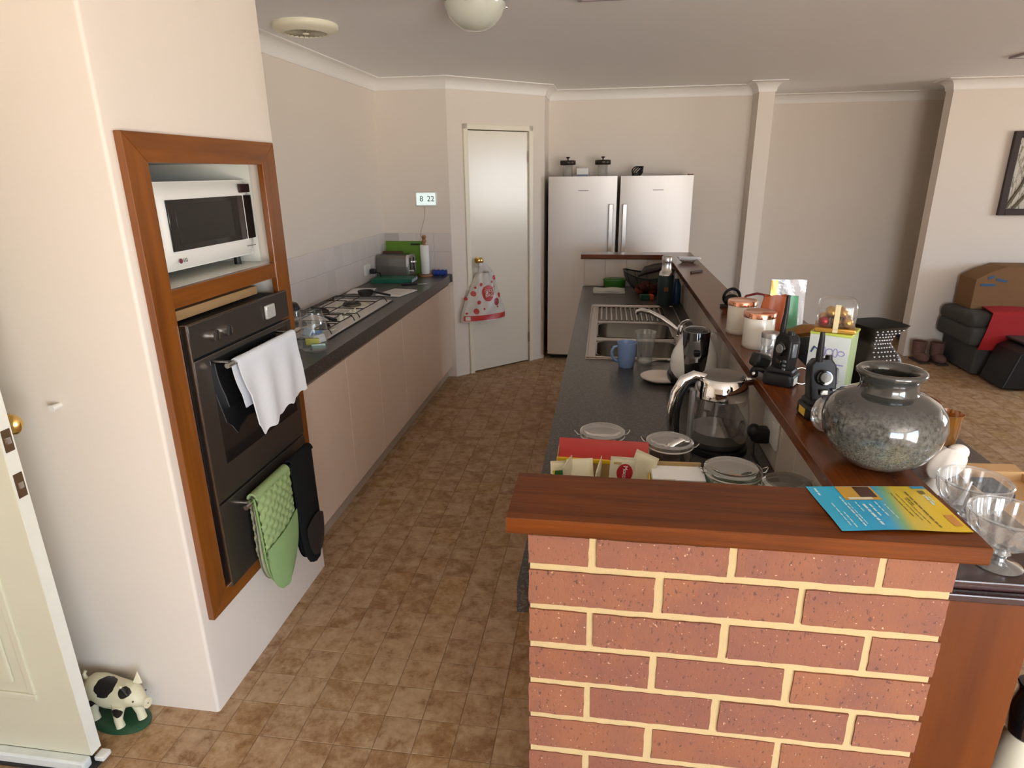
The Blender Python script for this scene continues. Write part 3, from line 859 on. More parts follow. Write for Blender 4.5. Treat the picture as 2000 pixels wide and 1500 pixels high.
# ================================================================== COOKING RUN
LX = -1.160
wl = thing('worktop', (LX, 2.8, ZB-.066), 'dark speckled laminate worktop along the left wall with the gas hob', 'worktop')
g = G(wl.location); g.prism([(XW, YT1), (LX, YT1), (LX, YW-.012), (PA.x-.005, YW-.001), (XW, YW-.001)], ZB-.066, ZB, bev=.0); g.build('worktop_slab', GRAN, wl, smooth=False)
lab = ['directly beside the oven tower', 'second from the oven tower', 'third from the oven tower', 'fourth from the oven tower', 'fifth from the oven tower', 'farthest, beside the pantry wall']
edges = [YT1+.002, 1.985, 2.457, 2.929, 3.401, 3.873, YW-.004]
for i in range(6):
    a, b = edges[i], edges[i+1]
    u = thing('base_cabinet', (-1.45, (a+b)/2, 0), 'pale pink-cream base cabinet under the hob bench, '+lab[i], 'cabinet', 'cabinets under the hob bench')
    G(u.location).box(XW+.005, a+.001, .095, LX-.042, b-.001, ZB-.082).build('body', CABM, u, smooth=False)
    G(u.location).box(LX-.040, a+.0015, .098, LX-.022, b-.0015, ZB-.092, .0015).build('door', CABM, u)
    G(u.location).box(LX-.043, a+.001, ZB-.082, LX-.020, b-.001, ZB-.067).build('top_rail', GAPSHADE_HINGE, u, smooth=False)  # rail in the gap, its brown stands in for the shadow under the worktop
    G(u.location).box(XW+.2, a, 0, LX-.060, b, .094).build('kickboard', KICK, u, smooth=False)

# wall tiles above the bench
tl = G(); tl.box(0, -.0740, -.0, .006, .0740, 1, .0); tl = tl.mesh('tile'); tl.materials.append(WTILE)
def tmesh(w, h):
    g = G(); g.box(-.003, -w/2+.001, -h/2+.001, .0025, w/2-.001, h/2-.001, .0015, 1); me = g.mesh('tile'); me.materials.append(WTILE); return me
TH1, TH2 = (ZB, 1.092), (1.092, 1.244)
sp = thing('wall_tiling', (XW, 2.8, ZB), 'two rows of pale tiles on the wall above the hob bench', None, kind='structure')
G(sp.location).box(XW-.002, YT1, ZB, XW+.0018, YW, 1.244).box(XW, YW-.0018, ZB, PA.x, YW+.002, 1.244).build('grout_bed', WGROUT, sp, smooth=False)
for (z0, z1) in (TH1, TH2):
    me = tmesh(.15, z1-z0); y = YW-.075
    while y > YT1-.02:
        inst('tile', me, (XW+.003-sp.location.x, y-sp.location.y, (z0+z1)/2-sp.location.z), sp); y -= .15
    for i in range(4):
        w = .15
        x = PA.x-.075-.15*i
        if x-.075 < XW: break
        inst('tile', me, (x-sp.location.x, YW-.003-sp.location.y, (z0+z1)/2-sp.location.z), sp, rot=(0, 0, -PI/2))

# gas hob
hb = thing('gas_hob', (-1.47, 2.52, ZB), 'white enamel gas hob with black trivets set in the left bench', 'hob')
o = hb.location
HX0, HX1, HY0, HY1 = -1.665, -1.275, 2.0, 3.03
G(o).box(HX0-.006, HY0-.006, ZB, HX1+.006, HY1+.006, ZB+.005, .001).build('seal', BLACKP, hb)
G(o).box(HX0, HY0, ZB+.004, HX1, HY1, ZB+.011, .003).build('plate', mat('hob_enamel', (.74, .68, .63, 1), .25, coat=.2), hb)
burn = [(-1.555, 2.25, .05), (-1.375, 2.20, .034), (-1.47, 2.82, .062), (-1.575, 2.60, .04)]
for i, (x, y, r) in enumerate(burn):
    G(o).lathe([(r*1.75, ZB+.011), (r*1.7, ZB+.014), (r*1.5, ZB+.0125), (0, ZB+.0125)], c=(x, y, 0), seg=32).build('spill_ring', CREAM, hb)
    bb = G(o).lathe([(r*.95, ZB+.012), (r*.9, ZB+.026), (r*.6, ZB+.028), (0, ZB+.028)], c=(x, y, 0), seg=28).build('burner', mat('burner_alloy', (.10, .085, .07, 1), .5, .6) if i == 0 else MATS['burner_alloy'], hb)
    G(o).lathe([(0, ZB+.036), (r*.7, ZB+.036), (r*.78, ZB+.032), (r*.78, ZB+.028), (0, ZB+.028)], c=(x, y, 0), seg=28).build('burner_cap', IRON, bb)
def trivet(y0, y1, crosses):
    g = G(o); zt = ZB+.040; r = .0034
    fx0, fx1 = HX0+.02, HX1-.03
    g.tube([(fx0, y0, zt), (fx1, y0, zt), (fx1, y1, zt), (fx0, y1, zt)], r, 6, closed=True)
    for (x, y, rad) in crosses:
        for dx, dy in ((1, 0), (-1, 0), (0, 1), (0, -1)):
            xe = fx1 if dx > 0 else fx0; ye = y1 if dy > 0 else y0
            g.tube([(x+dx*rad*.5, y+dy*rad*.5, zt+.001), ((xe if dx else x), (ye if dy else y), zt)], r*.9, 6)
    for x in (fx0, fx1):
        for y in (y0+.02, y1-.02): g.tube([(x, y, zt), (x+(.012 if x == fx1 else -.008), y, ZB+.03), (x+(.020 if x == fx1 else -.012), y, ZB+.012)], r, 6)
    g.build('trivet', IRON, hb)
trivet(2.06, 2.42, [burn[0], burn[1]]); trivet(2.46, 2.98, [burn[2], burn[3]])
for i in range(4):
    kb = G(o).lathe([(0, ZB+.036), (.013, ZB+.036), (.016, ZB+.030), (.018, ZB+.011), (.022, ZB+.011)], c=(-1.368+.004*i, 2.40+.062*i, 0), seg=20).build('knob', CREAM, hb)
    G(o).box(-1.368+.004*i-.0035, 2.40+.062*i-.016, ZB+.034, -1.368+.004*i+.0035, 2.40+.062*i+.016, ZB+.043, .002).build('knob_grip', CREAM, kb)
# items on the hob
g = G((-1.38, 2.27, ZB+.05)); g.tube([(-1.49, 2.33, ZB+.062), (-1.43, 2.30, ZB+.060), (-1.37, 2.25, ZB+.058)], [.006, .007, .008], 8); g.tube([(-1.37, 2.25, ZB+.058), (-1.315, 2.21, ZB+.057)], [.010, .010], 10)
g.build('gas_lighter', BLACKP, label='long black gas lighter lying across the hob trivet', cat='lighter')
t = thing('frying_pan', (-1.43, 3.05, ZB+.02), 'small black brush-like pan with a long handle at the far end of the hob', 'pan')
G(t.location).lathe([(0, ZB+.012), (.040, ZB+.012), (.052, ZB+.045), (.054, ZB+.045), (.048, ZB+.020), (0, ZB+.018)], c=(-1.46, 3.05, .022), seg=24).build('pan_body', IRON, t)
G(t.location).tube([(-1.41, 3.05, ZB+.060), (-1.37, 3.04, ZB+.056), (-1.33, 3.03, ZB+.050), (-1.28, 3.02, ZB+.044)], [.006, .007, .008, .007], 8).build('handle', BLACKP, t)
t = thing('sauce_warmer', (-1.52, 2.26, ZB+.05), 'black ladle resting over the near hob burner', 'ladle')
G(t.location).lathe([(0, ZB+.050), (.022, ZB+.054), (.036, ZB+.070), (.038, ZB+.082), (.035, ZB+.080), (.030, ZB+.066), (0, ZB+.056)], c=(-1.56, 2.30, 0), seg=22).build('bowl', IRON, t)
G(t.location).tube([(-1.53, 2.32, ZB+.078), (-1.49, 2.36, ZB+.088), (-1.45, 2.37, ZB+.086), (-1.42, 2.36, ZB+.074), (-1.41, 2.34, ZB+.060)], .006, 8).build('handle', IRON, t)

# two white plates/boards
PINKW = mat('pinkish_white_ceramic', (.82, .76, .74, 1), .25)
for i, (c, rz, w, d, lb) in enumerate((((-1.612, 3.36), .12, .17, .20, 'left flat white square board beyond the hob'), ((-1.335, 3.32), -.22, .19, .26, 'right flat white square board beyond the hob'))):
    th = thing('serving_board', (c[0], c[1], ZB), lb, 'board', 'white boards beyond the hob', rz=rz)
    G().box(-w/2, -d/2, .001, w/2, d/2, .010, .003).build('board', PINKW, th)
    G().box(-w/2+.012, -d/2+.012, .0095, w/2-.012, d/2-.012, .0108, .0006).build('glazed_face', mat('board_glaze', (.84, .78, .76, 1), .2) if i == 0 else MATS['board_glaze'], th)
# green folder
th = thing('ring_binder', (-1.515, 3.835, ZB), 'green folder lying in front of the toaster', 'folder', rz=.06)
GRN = mat('green_card', (.008, .125, .075, 1), .4, var=.08, vscale=10)
G().box(-.165, -.09, .0, .155, .09, .004, .001).build('cover', GRN, th)
G().box(-.165, -.09, .028, .155, .09, .032, .001).build('cover', GRN, th)
G().box(-.165, -.093, .0, .155, -.088, .032, .001).build('spine', GRN, th)
G().box(-.155, -.087, .005, .160, .085, .027, .001).build('pages', mat('blue_pages', (.45, .55, .66, 1), .8), th)
# pen by the folder
th = thing('knife', (-1.32, 3.68, ZB), 'black-handled knife lying beside the green folder', 'knife', rz=.25)
G().box(-.09, -.009, .002, .03, .009, .016, .004).build('handle', BLACKP, th)
G().box(.03, -.007, .004, .10, .007, .007, .001).build('blade', STEEL, th)
# toaster
th = thing('toaster', (-1.56, 4.03, ZB), 'grey steel toaster standing by the far corner of the hob bench', 'toaster', rz=-.10)
TM = mat('toaster_grey', (.20, .185, .165, 1), .35, .6)
g = G(); prof = [(-.075, .012), (.075, .012), (.078, .10), (.072, .165), (.055, .185), (-.055, .185), (-.072, .165), (-.078, .10)]
g.prism(prof, -.145, .115, axis=0, bev=.004); g.build('body', TM, th)
g = G(); g.prism([(-.079, .008), (.079, .008), (.082, .10), (.076, .168), (.058, .190), (-.058, .190), (-.076, .168), (-.082, .10)], .112, .135, axis=0, bev=.005); g.build('end_panel', STEEL, th)
for y in (-.035, .035):
    G().box(-.13, y-.013, .184, .10, y+.013, .1875, .001).build('slot', BLACKM, th)
    G().box(.134, y-.009, .05, .138, y+.009, .165, .001).build('lever_slot', BLACKM, th)
    G().box(.136, y-.016, .055 if y < 0 else .12, .158, y+.016, .070 if y < 0 else .135, .003).build('lever', CHROME, th)
for x in (-.12, .10):
    for y in (-.055, .055): G().cyl((x, y, 0), (x, y, .013), .01, seg=10).build('foot', BLACKP, th)
# brown board behind the toaster, green chopping board
th = thing('chopping_board', (-1.628, 4.135, ZB), 'brown timber board standing on edge behind the toaster', 'chopping board')
G().box(-.085, -.008, .0, .085, .008, .20, .006, mtx=RX(-.12)).build('board', wood('brown_board', (.07, .024, .012, 1), (.13, .05, .024, 1), 1, .5, coat=0), th)
th = thing('chopping_board', (-1.54, 4.195, ZB), 'bright green plastic chopping board leaning on the back wall', 'chopping board')
M_ = T(0, 0, 0) @ RX(-.10)
G().box(-.165, -.005, .0, .165, .005, .275, .004, mtx=M_).build('board', mat('lime_plastic', (.11, .24, .012, 1), .45, var=.06, vscale=8), th)
G().box(.05, -.0062, .240, .13, .0062, .256, .003, mtx=M_).build('hand_slot', BLACKM, th)
# paper towel stand
th = thing('paper_towel_stand', (-1.345, 4.12, ZB), 'white kitchen roll on a timber stand at the end of the bench', 'kitchen roll')
OW = wood('stand_timber', (.24, .10, .035, 1), (.42, .20, .08, 1), 2, .4, coat=0)
G().lathe([(0, 0), (.062, 0), (.064, .006), (.060, .014), (0, .016)], seg=28).build('base', OW, th)
G().lathe([(.011, .014), (.011, .27), (.017, .275), (.019, .29), (.012, .30), (.019, .312), (.019, .322), (.010, .330), (0, .331)], seg=16).build('post', OW, th)
g = G(); g.lathe([(.015, .018), (.034, .018), (.036, .022), (.036, .248), (.034, .252), (.015, .252), (.015, .018)], seg=32); g.build('paper_roll', mat('paper_white', (.82, .82, .80, 1), .9, bump=.3, bscale=120), th)
# blue cloth roll
th = thing('cloth_roll', (-1.225, 4.13, ZB), 'small roll of bright blue cloth beside the kitchen roll', 'cloth')
g = G(); g.grid(lambda u, v: (-.055+.11*u, (.024+.003*math.sin(u*25))*math.cos(2*PI*v), .026+(.024+.003*math.sin(u*19+1))*math.sin(2*PI*v)), 14, 18, closev=True)
g.lathe([(0, -.054), (.023, -.054)], mtx=T(0, 0, .026) @ RY(PI/2), seg=18).lathe([(0, .054), (.023, .054)], mtx=T(0, 0, .026) @ RY(PI/2), seg=18)
g.build('roll', mat('blue_cloth', (.012, .045, .30, 1), .8), th, recalc=True)
G().ball((-.058, 0, .03), (.018, .014, .02), 12).build('loose_end', MATS['blue_cloth'] if False else mat('brown_cloth', (.16, .08, .05, 1), .8), th)
# power point with plug
th = thing('power_point', (XW+.006, 3.77, 1.004), 'white double power point on the tiles beside the toaster', 'power point')
G().box(0, -.062, -.040, .010, .062, .040, .004).build('face_plate', WHITEP, th)
for y in (-.03, .03): G().box(.010, y-.010, .008, .014, y+.010, .028, .002).build('switch', WHITEP, th)
pl = thing('toaster_plug', (XW+.020, 3.805, .988), 'black plug and lead of the toaster in the power point', 'plug')
G().box(0, -.020, -.02, .045, .020, .02, .008).build('plug', BLACKP, pl)
G().tube([(.04, .0, -.005), (.07, .03, -.02), (.06, .06, -.055), (.03, .10, -.072)], .005, 6).build('lead', BLACKP, pl)
# clear storage jug at the near end of the bench and lidded canister behind it
th = thing('plastic_tub', (-1.248, 1.80, ZB), 'clear plastic tub with blue and yellow packets at the near end of the hob bench', 'tub')
g = G(); g.lathe([(0, .002), (.052, .002), (.062, .012), (.066, .06), (.066, .12), (.058, .165), (.050, .185), (.050, .195)], seg=32); g.build('tub_wall', PLASTC, th, recalc=True)
for (x, y, z, rx, rz, c, nm) in ((.0, -.02, .05, .5, .3, (.75, .68, .12, 1), 'yellow_packet'), (.02, .02, .055, -.4, 1.2, (.78, .80, .80, 1), 'white_packet'), (-.02, .015, .035, .2, 2.1, (.05, .28, .18, 1), 'green_packet'), (.015, -.01, .09, 1.0, .8, (.10, .25, .50, 1), 'blue_packet'), (-.015, -.03, .10, .6, 2.6, (.55, .68, .80, 1), 'pale_packet'), (.03, -.025, .03, .9, .4, (.55, .80, .70, 1), 'mint_packet')):
    G().box(-.032, -.005, -.020, .032, .005, .020, .004, mtx=T(x, y, z) @ RZ(rz) @ RX(rx)).build(nm, mat(nm+'_film', c, .3), th)
th = thing('canister', (-1.375, 1.84, ZB), 'tall clear canister with a black lid beside the timber surround', 'canister')
g = G(); g.lathe([(0, .002), (.045, .002), (.048, .01), (.048, .185), (.044, .195)], seg=28); g.build('canister_wall', PLASTC, th, recalc=True)
G().lathe([(.0, .222), (.034, .222), (.040, .216), (.048, .196), (.048, .190), (.0, .190)], seg=28).build('lid', BLACKP, th)
th = thing('pepper_mill', (-1.56, 1.92, ZB), 'dark round-topped pepper mill behind the clear tub', 'pepper mill')
G().lathe([(0, 0), (.03, 0), (.03, .02), (.022, .06), (.026, .12), (.032, .135), (.02, .145), (.028, .16), (.030, .175), (.02, .19), (0, .192)], seg=24).build('mill_body', mat('dark_lacquer', (.02, .014, .012, 1), .25), th)
# wall clock display with its cable
th = thing('digital_clock', (-1.337, YW-.001, 1.515), 'white digital clock showing 8 22 on the back wall', 'clock')
G().box(-.092, -.022, -.058, .092, 0, .058, .006).build('case', WHITEP, th)
G().box(-.080, -.0235, -.047, .080, -.020, .047, .001).build('screen', mat('clock_screen', (.66, .78, .75, 1), .3, emit=.35), th)
DG = mat('clock_digits', (.05, .09, .08, 1), .5)
text('digits', '8', .062, basis((-.038, -.0238, 0), (1, 0, 0), (0, 0, 1)), DG, th)
text('digits', '22', .062, basis((.040, -.0238, 0), (1, 0, 0), (0, 0, 1)), DG, th)
G().tube([(-.02, -.004, -.058), (-.022, -.004, -.10), (-.028, -.005, -.16), (-.045, -.005, -.21), (-.060, -.006, -.25), (-.066, -.02, -.30)], .0022, 6).build('cable', mat('cable_grey', (.36, .33, .30, 1), .6), th)
# ================================================================== SHOPPING BAG ON THE PANTRY KNOB
bg = thing('shopping_bag', (PA.x, PA.y, 0), 'white plastic shopping bag with red dots hanging from the pantry door knob', 'bag', rz=PANG)
BZ0, BZ1 = .485, .895
def bag_lr(t):       # left and right outline at height fraction t (0 bottom, 1 top)
    L = [(0, .045), (.2, .055), (.45, .10), (.7, .155), (.88, .19), (1, .215)]
    R = [(0, .515), (.2, .505), (.45, .465), (.7, .425), (.88, .405), (1, .395)]
    def ip(a):
        for (t0, v0), (t1, v1) in zip(a, a[1:]):
            if t <= t1: return v0+(v1-v0)*(t-t0)/(t1-t0)
        return a[-1][1]
    return ip(L), ip(R)
def bag_pt(s, t, lift=0):
    l, r = bag_lr(t)
    u = l+(r-l)*s
    puff = .085*math.sin(PI*min(1, max(0, s)))**.6*(1-.55*t)+.012
    wr = .006*math.sin(s*23+t*5)*t+.004*math.sin(s*11-t*17)
    return (u, -.012-puff-wr-lift, BZ0+(BZ1-BZ0)*t+.012*(s-.5)*-1*(1-t)+.0)
BAGM = mat('bag_film', (.66, .62, .57, 1), .35, var=.06, vscale=14)
RED = mat('bag_red', (.55, .035, .03, 1), .4)
g = G(); g.grid(lambda u, v: bag_pt(u, v), 30, 24)
g.grid(lambda u, v: (bag_pt(u, v)[0], -.010, bag_pt(u, v)[2]), 30, 24)
g.build('bag_body', BAGM, bg, ang=80, recalc=True)
KU = DU0+.062
for (s0, s1, top) in ((.05, .30, -.055), (.62, .90, -.045)):
    g = G()
    def hf(u, v, s0=s0, s1=s1, top=top):
        p = Vector(bag_pt(s0+(s1-s0)*u, 1.0)); q = Vector((KU+(u-.5)*.030, top, 1.012))
        return tuple(p.lerp(q, v)+Vector((0, -.010*math.sin(v*PI), 0)))
    g.grid(hf, 6, 10); g.solidify(.0015); g.build('carry_handle', BAGM, bg, ang=80, recalc=True)
def inv(u, z):
    t = (z-BZ0)/(BZ1-BZ0); l, r = bag_lr(t); return (u-l)/(r-l), t
def dot(u, z, ru, rz, name='dot', m=RED, lift=.0015):
    g = G(); b = g.bm; n = 22
    c = b.verts.new(bag_pt(*inv(u, z), lift))
    rim = []
    for ring in (.5, 1.0):
        rim.append([b.verts.new(bag_pt(*inv(u+ru*ring*math.cos(2*PI*i/n), z+rz*ring*math.sin(2*PI*i/n)), lift)) for i in range(n)])
    for i in range(n):
        j = (i+1) % n
        b.faces.new((c, rim[0][i], rim[0][j])); b.faces.new((rim[0][i], rim[1][i], rim[1][j], rim[0][j]))
    return g.build(name, m, bg, recalc=True, ang=80)
bigd = dot(.300, .720, .062, .070, 'logo_disc')
for u, z, ru in ((.165, .725, .023), (.200, .650, .018), (.170, .575, .024), (.236, .800, .016), (.185, .775, .009), (.345, .815, .010), (.372, .770, .010), (.385, .845, .020), (.245, .590, .009), (.395, .595, .009), (.430, .690, .022), (.100, .685, .016), (.090, .560, .010)):
    dot(u, z, ru, ru)
dot(.385, .640, .030, .034, 'badge', mat('bag_crimson', (.36, .03, .05, 1), .4))
for s, z, sz in (('GOOD', .742, .036), ('BAG', .705, .050)):
    p = bag_pt(*inv(.302, z), .010)
    text('lettering', s, sz, basis(p, (1, 0, 0), (0, 0, 1)), WHITEP, bg, sx=.85)
g = G(); g.grid(lambda u, v: bag_pt(.03+.94*u, .02+.11*v, .0018), 30, 3); g.build('red_band', RED, bg, ang=80, recalc=True)
g = G(); g.grid(lambda u, v: bag_pt(.06+.08*u, .035+.08*v, .003), 6, 3); g.build('band_panel', BAGM, bg, ang=80, recalc=True)

# ================================================================== FRIDGE AND FREEZER
FY, FZ = 4.862, 1.672
FSTEEL = N('fridge_steel')
FSTEEL.b.inputs['Metallic'].default_value = .35; FSTEEL.b.inputs['Roughness'].default_value = .42
FSTEEL.l(FSTEEL.mix(FSTEEL.noise(3, 2, stretch=(80, 80, 1)), (.76, .72, .68, 1), (.80, .755, .715, 1)), FSTEEL.b.inputs['Base Color'])
FSTEEL = FSTEEL.done()
for x0, x1, hx, lb, sgn in ((-.398, .203, .158, 'left upright stainless steel fridge next to the pantry door', 1), (.232, .848, .277, 'right upright stainless steel fridge beside the nib wall', -1)):
    th = thing('fridge', ((x0+x1)/2, 5.06, 0), lb, 'fridge')
    o = th.location
    G(o).box(x0+.004, FY+.055, .03, x1-.004, YB-.01, FZ-.004, .004).build('body', mat('fridge_side', (.16, .15, .14, 1), .45, .2) if sgn > 0 else MATS['fridge_side'], th)
    g = G(o); n = 16
    poly = [(x0, FY+.05)]+[(x0+(x1-x0)*i/n, FY+.012*abs(2*i/n-1)**3) for i in range(n+1)]+[(x1, FY+.05)]
    g.prism(poly, .055, FZ); g.build('door', FSTEEL, th, ang=40, recalc=True)
    h = G(o); h.box(hx-.020, FY-.040, .70, hx+.020, FY-.026, 1.440, .005); h.build('handle', STEELB, th)
    for z in (.74, 1.40): G(o).box(hx-.012, FY-.030, z-.02, hx+.012, FY+.004, z+.02, .003).build('handle_mount', STEEL, th)
    c = -.09 if sgn > 0 else .555
    G(o).box(c-.045, FY-.0022, 1.551, c+.045, FY+.004, 1.557).build('badge', mat('badge_grey', (.22, .20, .19, 1), .4, .5) if sgn > 0 else MATS['badge_grey'], th)
    for x in (x0+.06, x1-.06): G(o).cyl((x, FY+.10, 0), (x, FY+.10, .035), .02, seg=12).build('foot', BLACKP, th)
    G(o).box(x0+.02, FY+.07, .005, x1-.02, FY+.085, .055).build('plinth_grille', BLACKM, th, smooth=False)
    if sgn < 0: G(o).box(x1-.05, FY+.01, FZ, x1-.002, FY+.06, FZ+.012, .003).build('hinge_cover', GAPSHADE_HINGE, th)
# on top of the fridges
JAR = glass('storage_jar_glass', lo=.15, hi=.8, body=.5, bodyc=(.9, .86, .8, 1))
for x, lb in ((-.238, 'black-lidded glass jar on the left fridge nearest the pantry'), (.072, 'black-lidded glass jar on the left fridge nearest its handle')):
    th = thing('storage_jar', (x, 5.02, FZ-.004), lb, 'jar', 'glass jars on the fridge')
    G().lathe([(0, .002), (.042, .002), (.044, .006), (.044, .092), (.048, .10)], seg=24).build('jar_glass', JAR, th, recalc=True)
    G().lathe([(0, .142), (.066, .140), (.070, .134), (.070, .106), (.064, .100), (0, .100)], seg=28).build('lid', mat('brown_black_metal', (.035, .024, .020, 1), .35, .5) if x < 0 else MATS['brown_black_metal'], th)
    G().lathe([(0, .170), (.016, .169), (.018, .162), (.006, .155), (.006, .140)], seg=16).build('lid_knob', MATS['brown_black_metal'], th)
th = thing('small_box', (-.105, 5.03, FZ-.004), 'small white box between the two jars on the fridge', 'box')
G().box(-.052, -.035, 0, .052, .035, .072, .002).build('carton', WHITEP, th)
G().box(-.050, -.0356, .004, .050, -.0345, .020).build('blue_print', mat('print_blue', (.24, .28, .42, 1), .5), th)
th = thing('cable_coil', (.385, 5.03, FZ-.004), 'coil of black cable lying on top of the right fridge', 'cable')
for i in range(4):
    g = G(); g.tube([(.045*math.cos(a)*(1-.08*i)+.006*i-.01, .03*math.sin(a)+.01*i-.015, .042+.038*math.sin(a+.5*i)) for a in [2*PI*k/24 for k in range(24)]], .0055, 6, closed=True); g.build('loop', BLACKP, th)
G().box(-.055, -.03, 0, .01, .03, .03, .008).build('plug_pack', BLACKP, th)

# ================================================================== SINK
sk = thing('sink', (.30, 2.4, ZB), 'stainless steel double-bowl sink with ribbed drainer in the bench', 'sink')
o = sk.location
SK = mat('sink_steel', (.42, .37, .33, 1), .30, 1, var=.03, vscale=20)
SKD = mat('sink_bowl_steel', (.24, .225, .20, 1), .34, 1, var=.05, vscale=12)
zt = ZB+.005
BX0, BX1 = .092, .476
bowls = ((1.832, 2.112), (2.182, 2.508))
g = G(o)
g.box(SX0, SY0, ZB, BX0, SY1, zt, .0015).box(BX1, SY0, ZB, SX1, SY1, zt, .0015)
g.box(BX0, SY0, ZB, BX1, bowls[0][0], zt, .0015).box(BX0, bowls[0][1], ZB-.001, BX1, bowls[1][0], zt-.001).box(BX0, bowls[1][1], ZB-.001, BX1, 2.56, zt-.001).box(BX0, 2.96, ZB, BX1, SY1, zt, .0015)
g.tube([(SX0+.006, SY0+.006, zt+.001), (SX1-.006, SY0+.006, zt+.001), (SX1-.006, SY1-.006, zt+.001), (SX0+.006, SY1-.006, zt+.001)], .004, 8, closed=True)
g.build('sink_deck', SK, sk)
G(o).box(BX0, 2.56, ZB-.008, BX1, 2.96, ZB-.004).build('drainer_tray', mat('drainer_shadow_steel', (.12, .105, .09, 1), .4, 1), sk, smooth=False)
for i in range(13):
    x = BX0+.020+i*(BX1-BX0-.04)/12
    G(o).tube([(x, 2.585, ZB-.002), (x, 2.60, ZB+.0015), (x, 2.92, ZB+.0022), (x, 2.94, ZB-.002)], .0075, 8).build('drainer_rib', SK, sk)
for y0, y1 in bowls:
    g = G(o)
    def rr(x0, y0_, x1, y1_, r, z, n=6):
        pts = []
        for cx, cy, a0 in ((x1-r, y1_-r, 0), (x0+r, y1_-r, PI/2), (x0+r, y0_+r, PI), (x1-r, y0_+r, 1.5*PI)):
            for k in range(n+1):
                a = a0+PI/2*k/n; pts.append((cx+r*math.cos(a), cy+r*math.sin(a), z))
        return pts
    rings = [rr(BX0-.004, y0-.004, BX1+.004, y1+.004, .055, zt+.0008), rr(BX0+.004, y0+.004, BX1-.004, y1-.004, .055, zt-.002), rr(BX0+.012, y0+.012, BX1-.012, y1-.012, .055, ZB-.10), rr(BX0+.03, y0+.03, BX1-.03, y1-.03, .05, ZB-.145), rr(BX0+.06, y0+.06, BX1-.06, y1-.06, .04, ZB-.150)]
    vs = [[g.bm.verts.new(p) for p in r_] for r_ in rings]
    for a, b in zip(vs, vs[1:]):
        for i in range(len(a)): g.bm.faces.new((a[i], a[(i+1) % len(a)], b[(i+1) % len(b)], b[i]))
    g.bm.faces.new(vs[-1])
    bw = g.build('bowl', SKD, sk, ang=50)
    G(o).lathe([(0, ZB-.146), (.028, ZB-.146), (.034, ZB-.148), (.034, ZB-.150)], c=((BX0+BX1)/2, (y0+y1)/2, 0), seg=20).build('drain', CHROME, bw)
tp = thing('mixer_tap', (.515, 2.22, zt), 'chrome mixer tap reaching over the far sink bowl', 'tap')
o = tp.location
G(o).lathe([(0, zt), (.026, zt), (.026, zt+.008), (.021, zt+.012), (.021, zt+.055), (.018, zt+.062), (0, zt+.064)], c=(.515, 2.22, 0), seg=24).build('tap_body', CHROME, tp)
G(o).tube([(.505, 2.225, zt+.03), (.47, 2.24, zt+.055), (.42, 2.265, zt+.085), (.36, 2.30, zt+.108), (.318, 2.325, zt+.112), (.300, 2.337, zt+.104), (.296, 2.340, zt+.09)], [.014, .014, .0135, .013, .0125, .0125, .0125], 14).build('spout', CHROME, tp)
G(o).tube([(.515, 2.22, zt+.06), (.520, 2.21, zt+.078), (.535, 2.18, zt+.095), (.545, 2.155, zt+.102)], [.014, .011, .008, .007], 10).build('lever', CHROME, tp)

# ================================================================== THINGS ON THE SINK BENCH
# blue mug
th = thing('mug', (.226, 1.690, ZB), 'plain light blue mug on the bench by the sink', 'mug')
BLU = mat('blue_glaze', (.19, .29, .52, 1), .25)
G().lathe([(0, .0), (.030, .0), (.033, .004), (.037, .04), (.041, .105), (.0425, .110), (.040, .111), (.0375, .105), (.034, .04), (.030, .010), (0, .008)], seg=32).build('cup', BLU, th)
G().tube([(-.037, -.0, .092), (-.055, -.006, .090), (-.064, -.008, .070), (-.060, -.007, .045), (-.048, -.004, .028), (-.034, 0, .024)], .006, 10).build('handle', BLU, th)
# tumbler
th = thing('tumbler', (.306, 1.745, ZB), 'tall clear tumbler behind the blue mug', 'glass')
G().lathe([(0, .012), (.030, .010), (.031, .0), (.033, .002), (.036, .05), (.044, .145), (.0455, .145), (.0435, .14), (.034, .05), (.030, .014), (0, .014)], seg=30).build('glass_wall', PLASTC, th)
# spoon
th = thing('spoon', (.39, 1.78, ZB), 'steel spoon lying between the sink and the coffee machine', 'spoon', rz=.55)
G().ball((.045, 0, .006), (.028, .017, .004), 14).build('spoon_bowl', STEEL, th)
G().tube([(.02, 0, .006), (-.03, 0, .012), (-.09, 0, .006)], [.003, .003, .005], 8).build('spoon_handle', STEEL, th)
# plate
th = thing('plate', (.362, 1.512, ZB), 'small white plate beside the capsule coffee machine', 'plate')
G().lathe([(0, .008), (.052, .008), (.060, .012), (.082, .019), (.084, .017), (.060, .004), (.05, .0), (0, .0)], seg=36).build('plate_body', mat('plate_glaze', (.70, .62, .56, 1), .2), th)
G().lathe([(.0835, .0175), (.085, .019), (.0835, .0205), (.082, .0190)], seg=36).build('rim', mat('plate_rim', (.40, .34, .30, 1), .3), th)
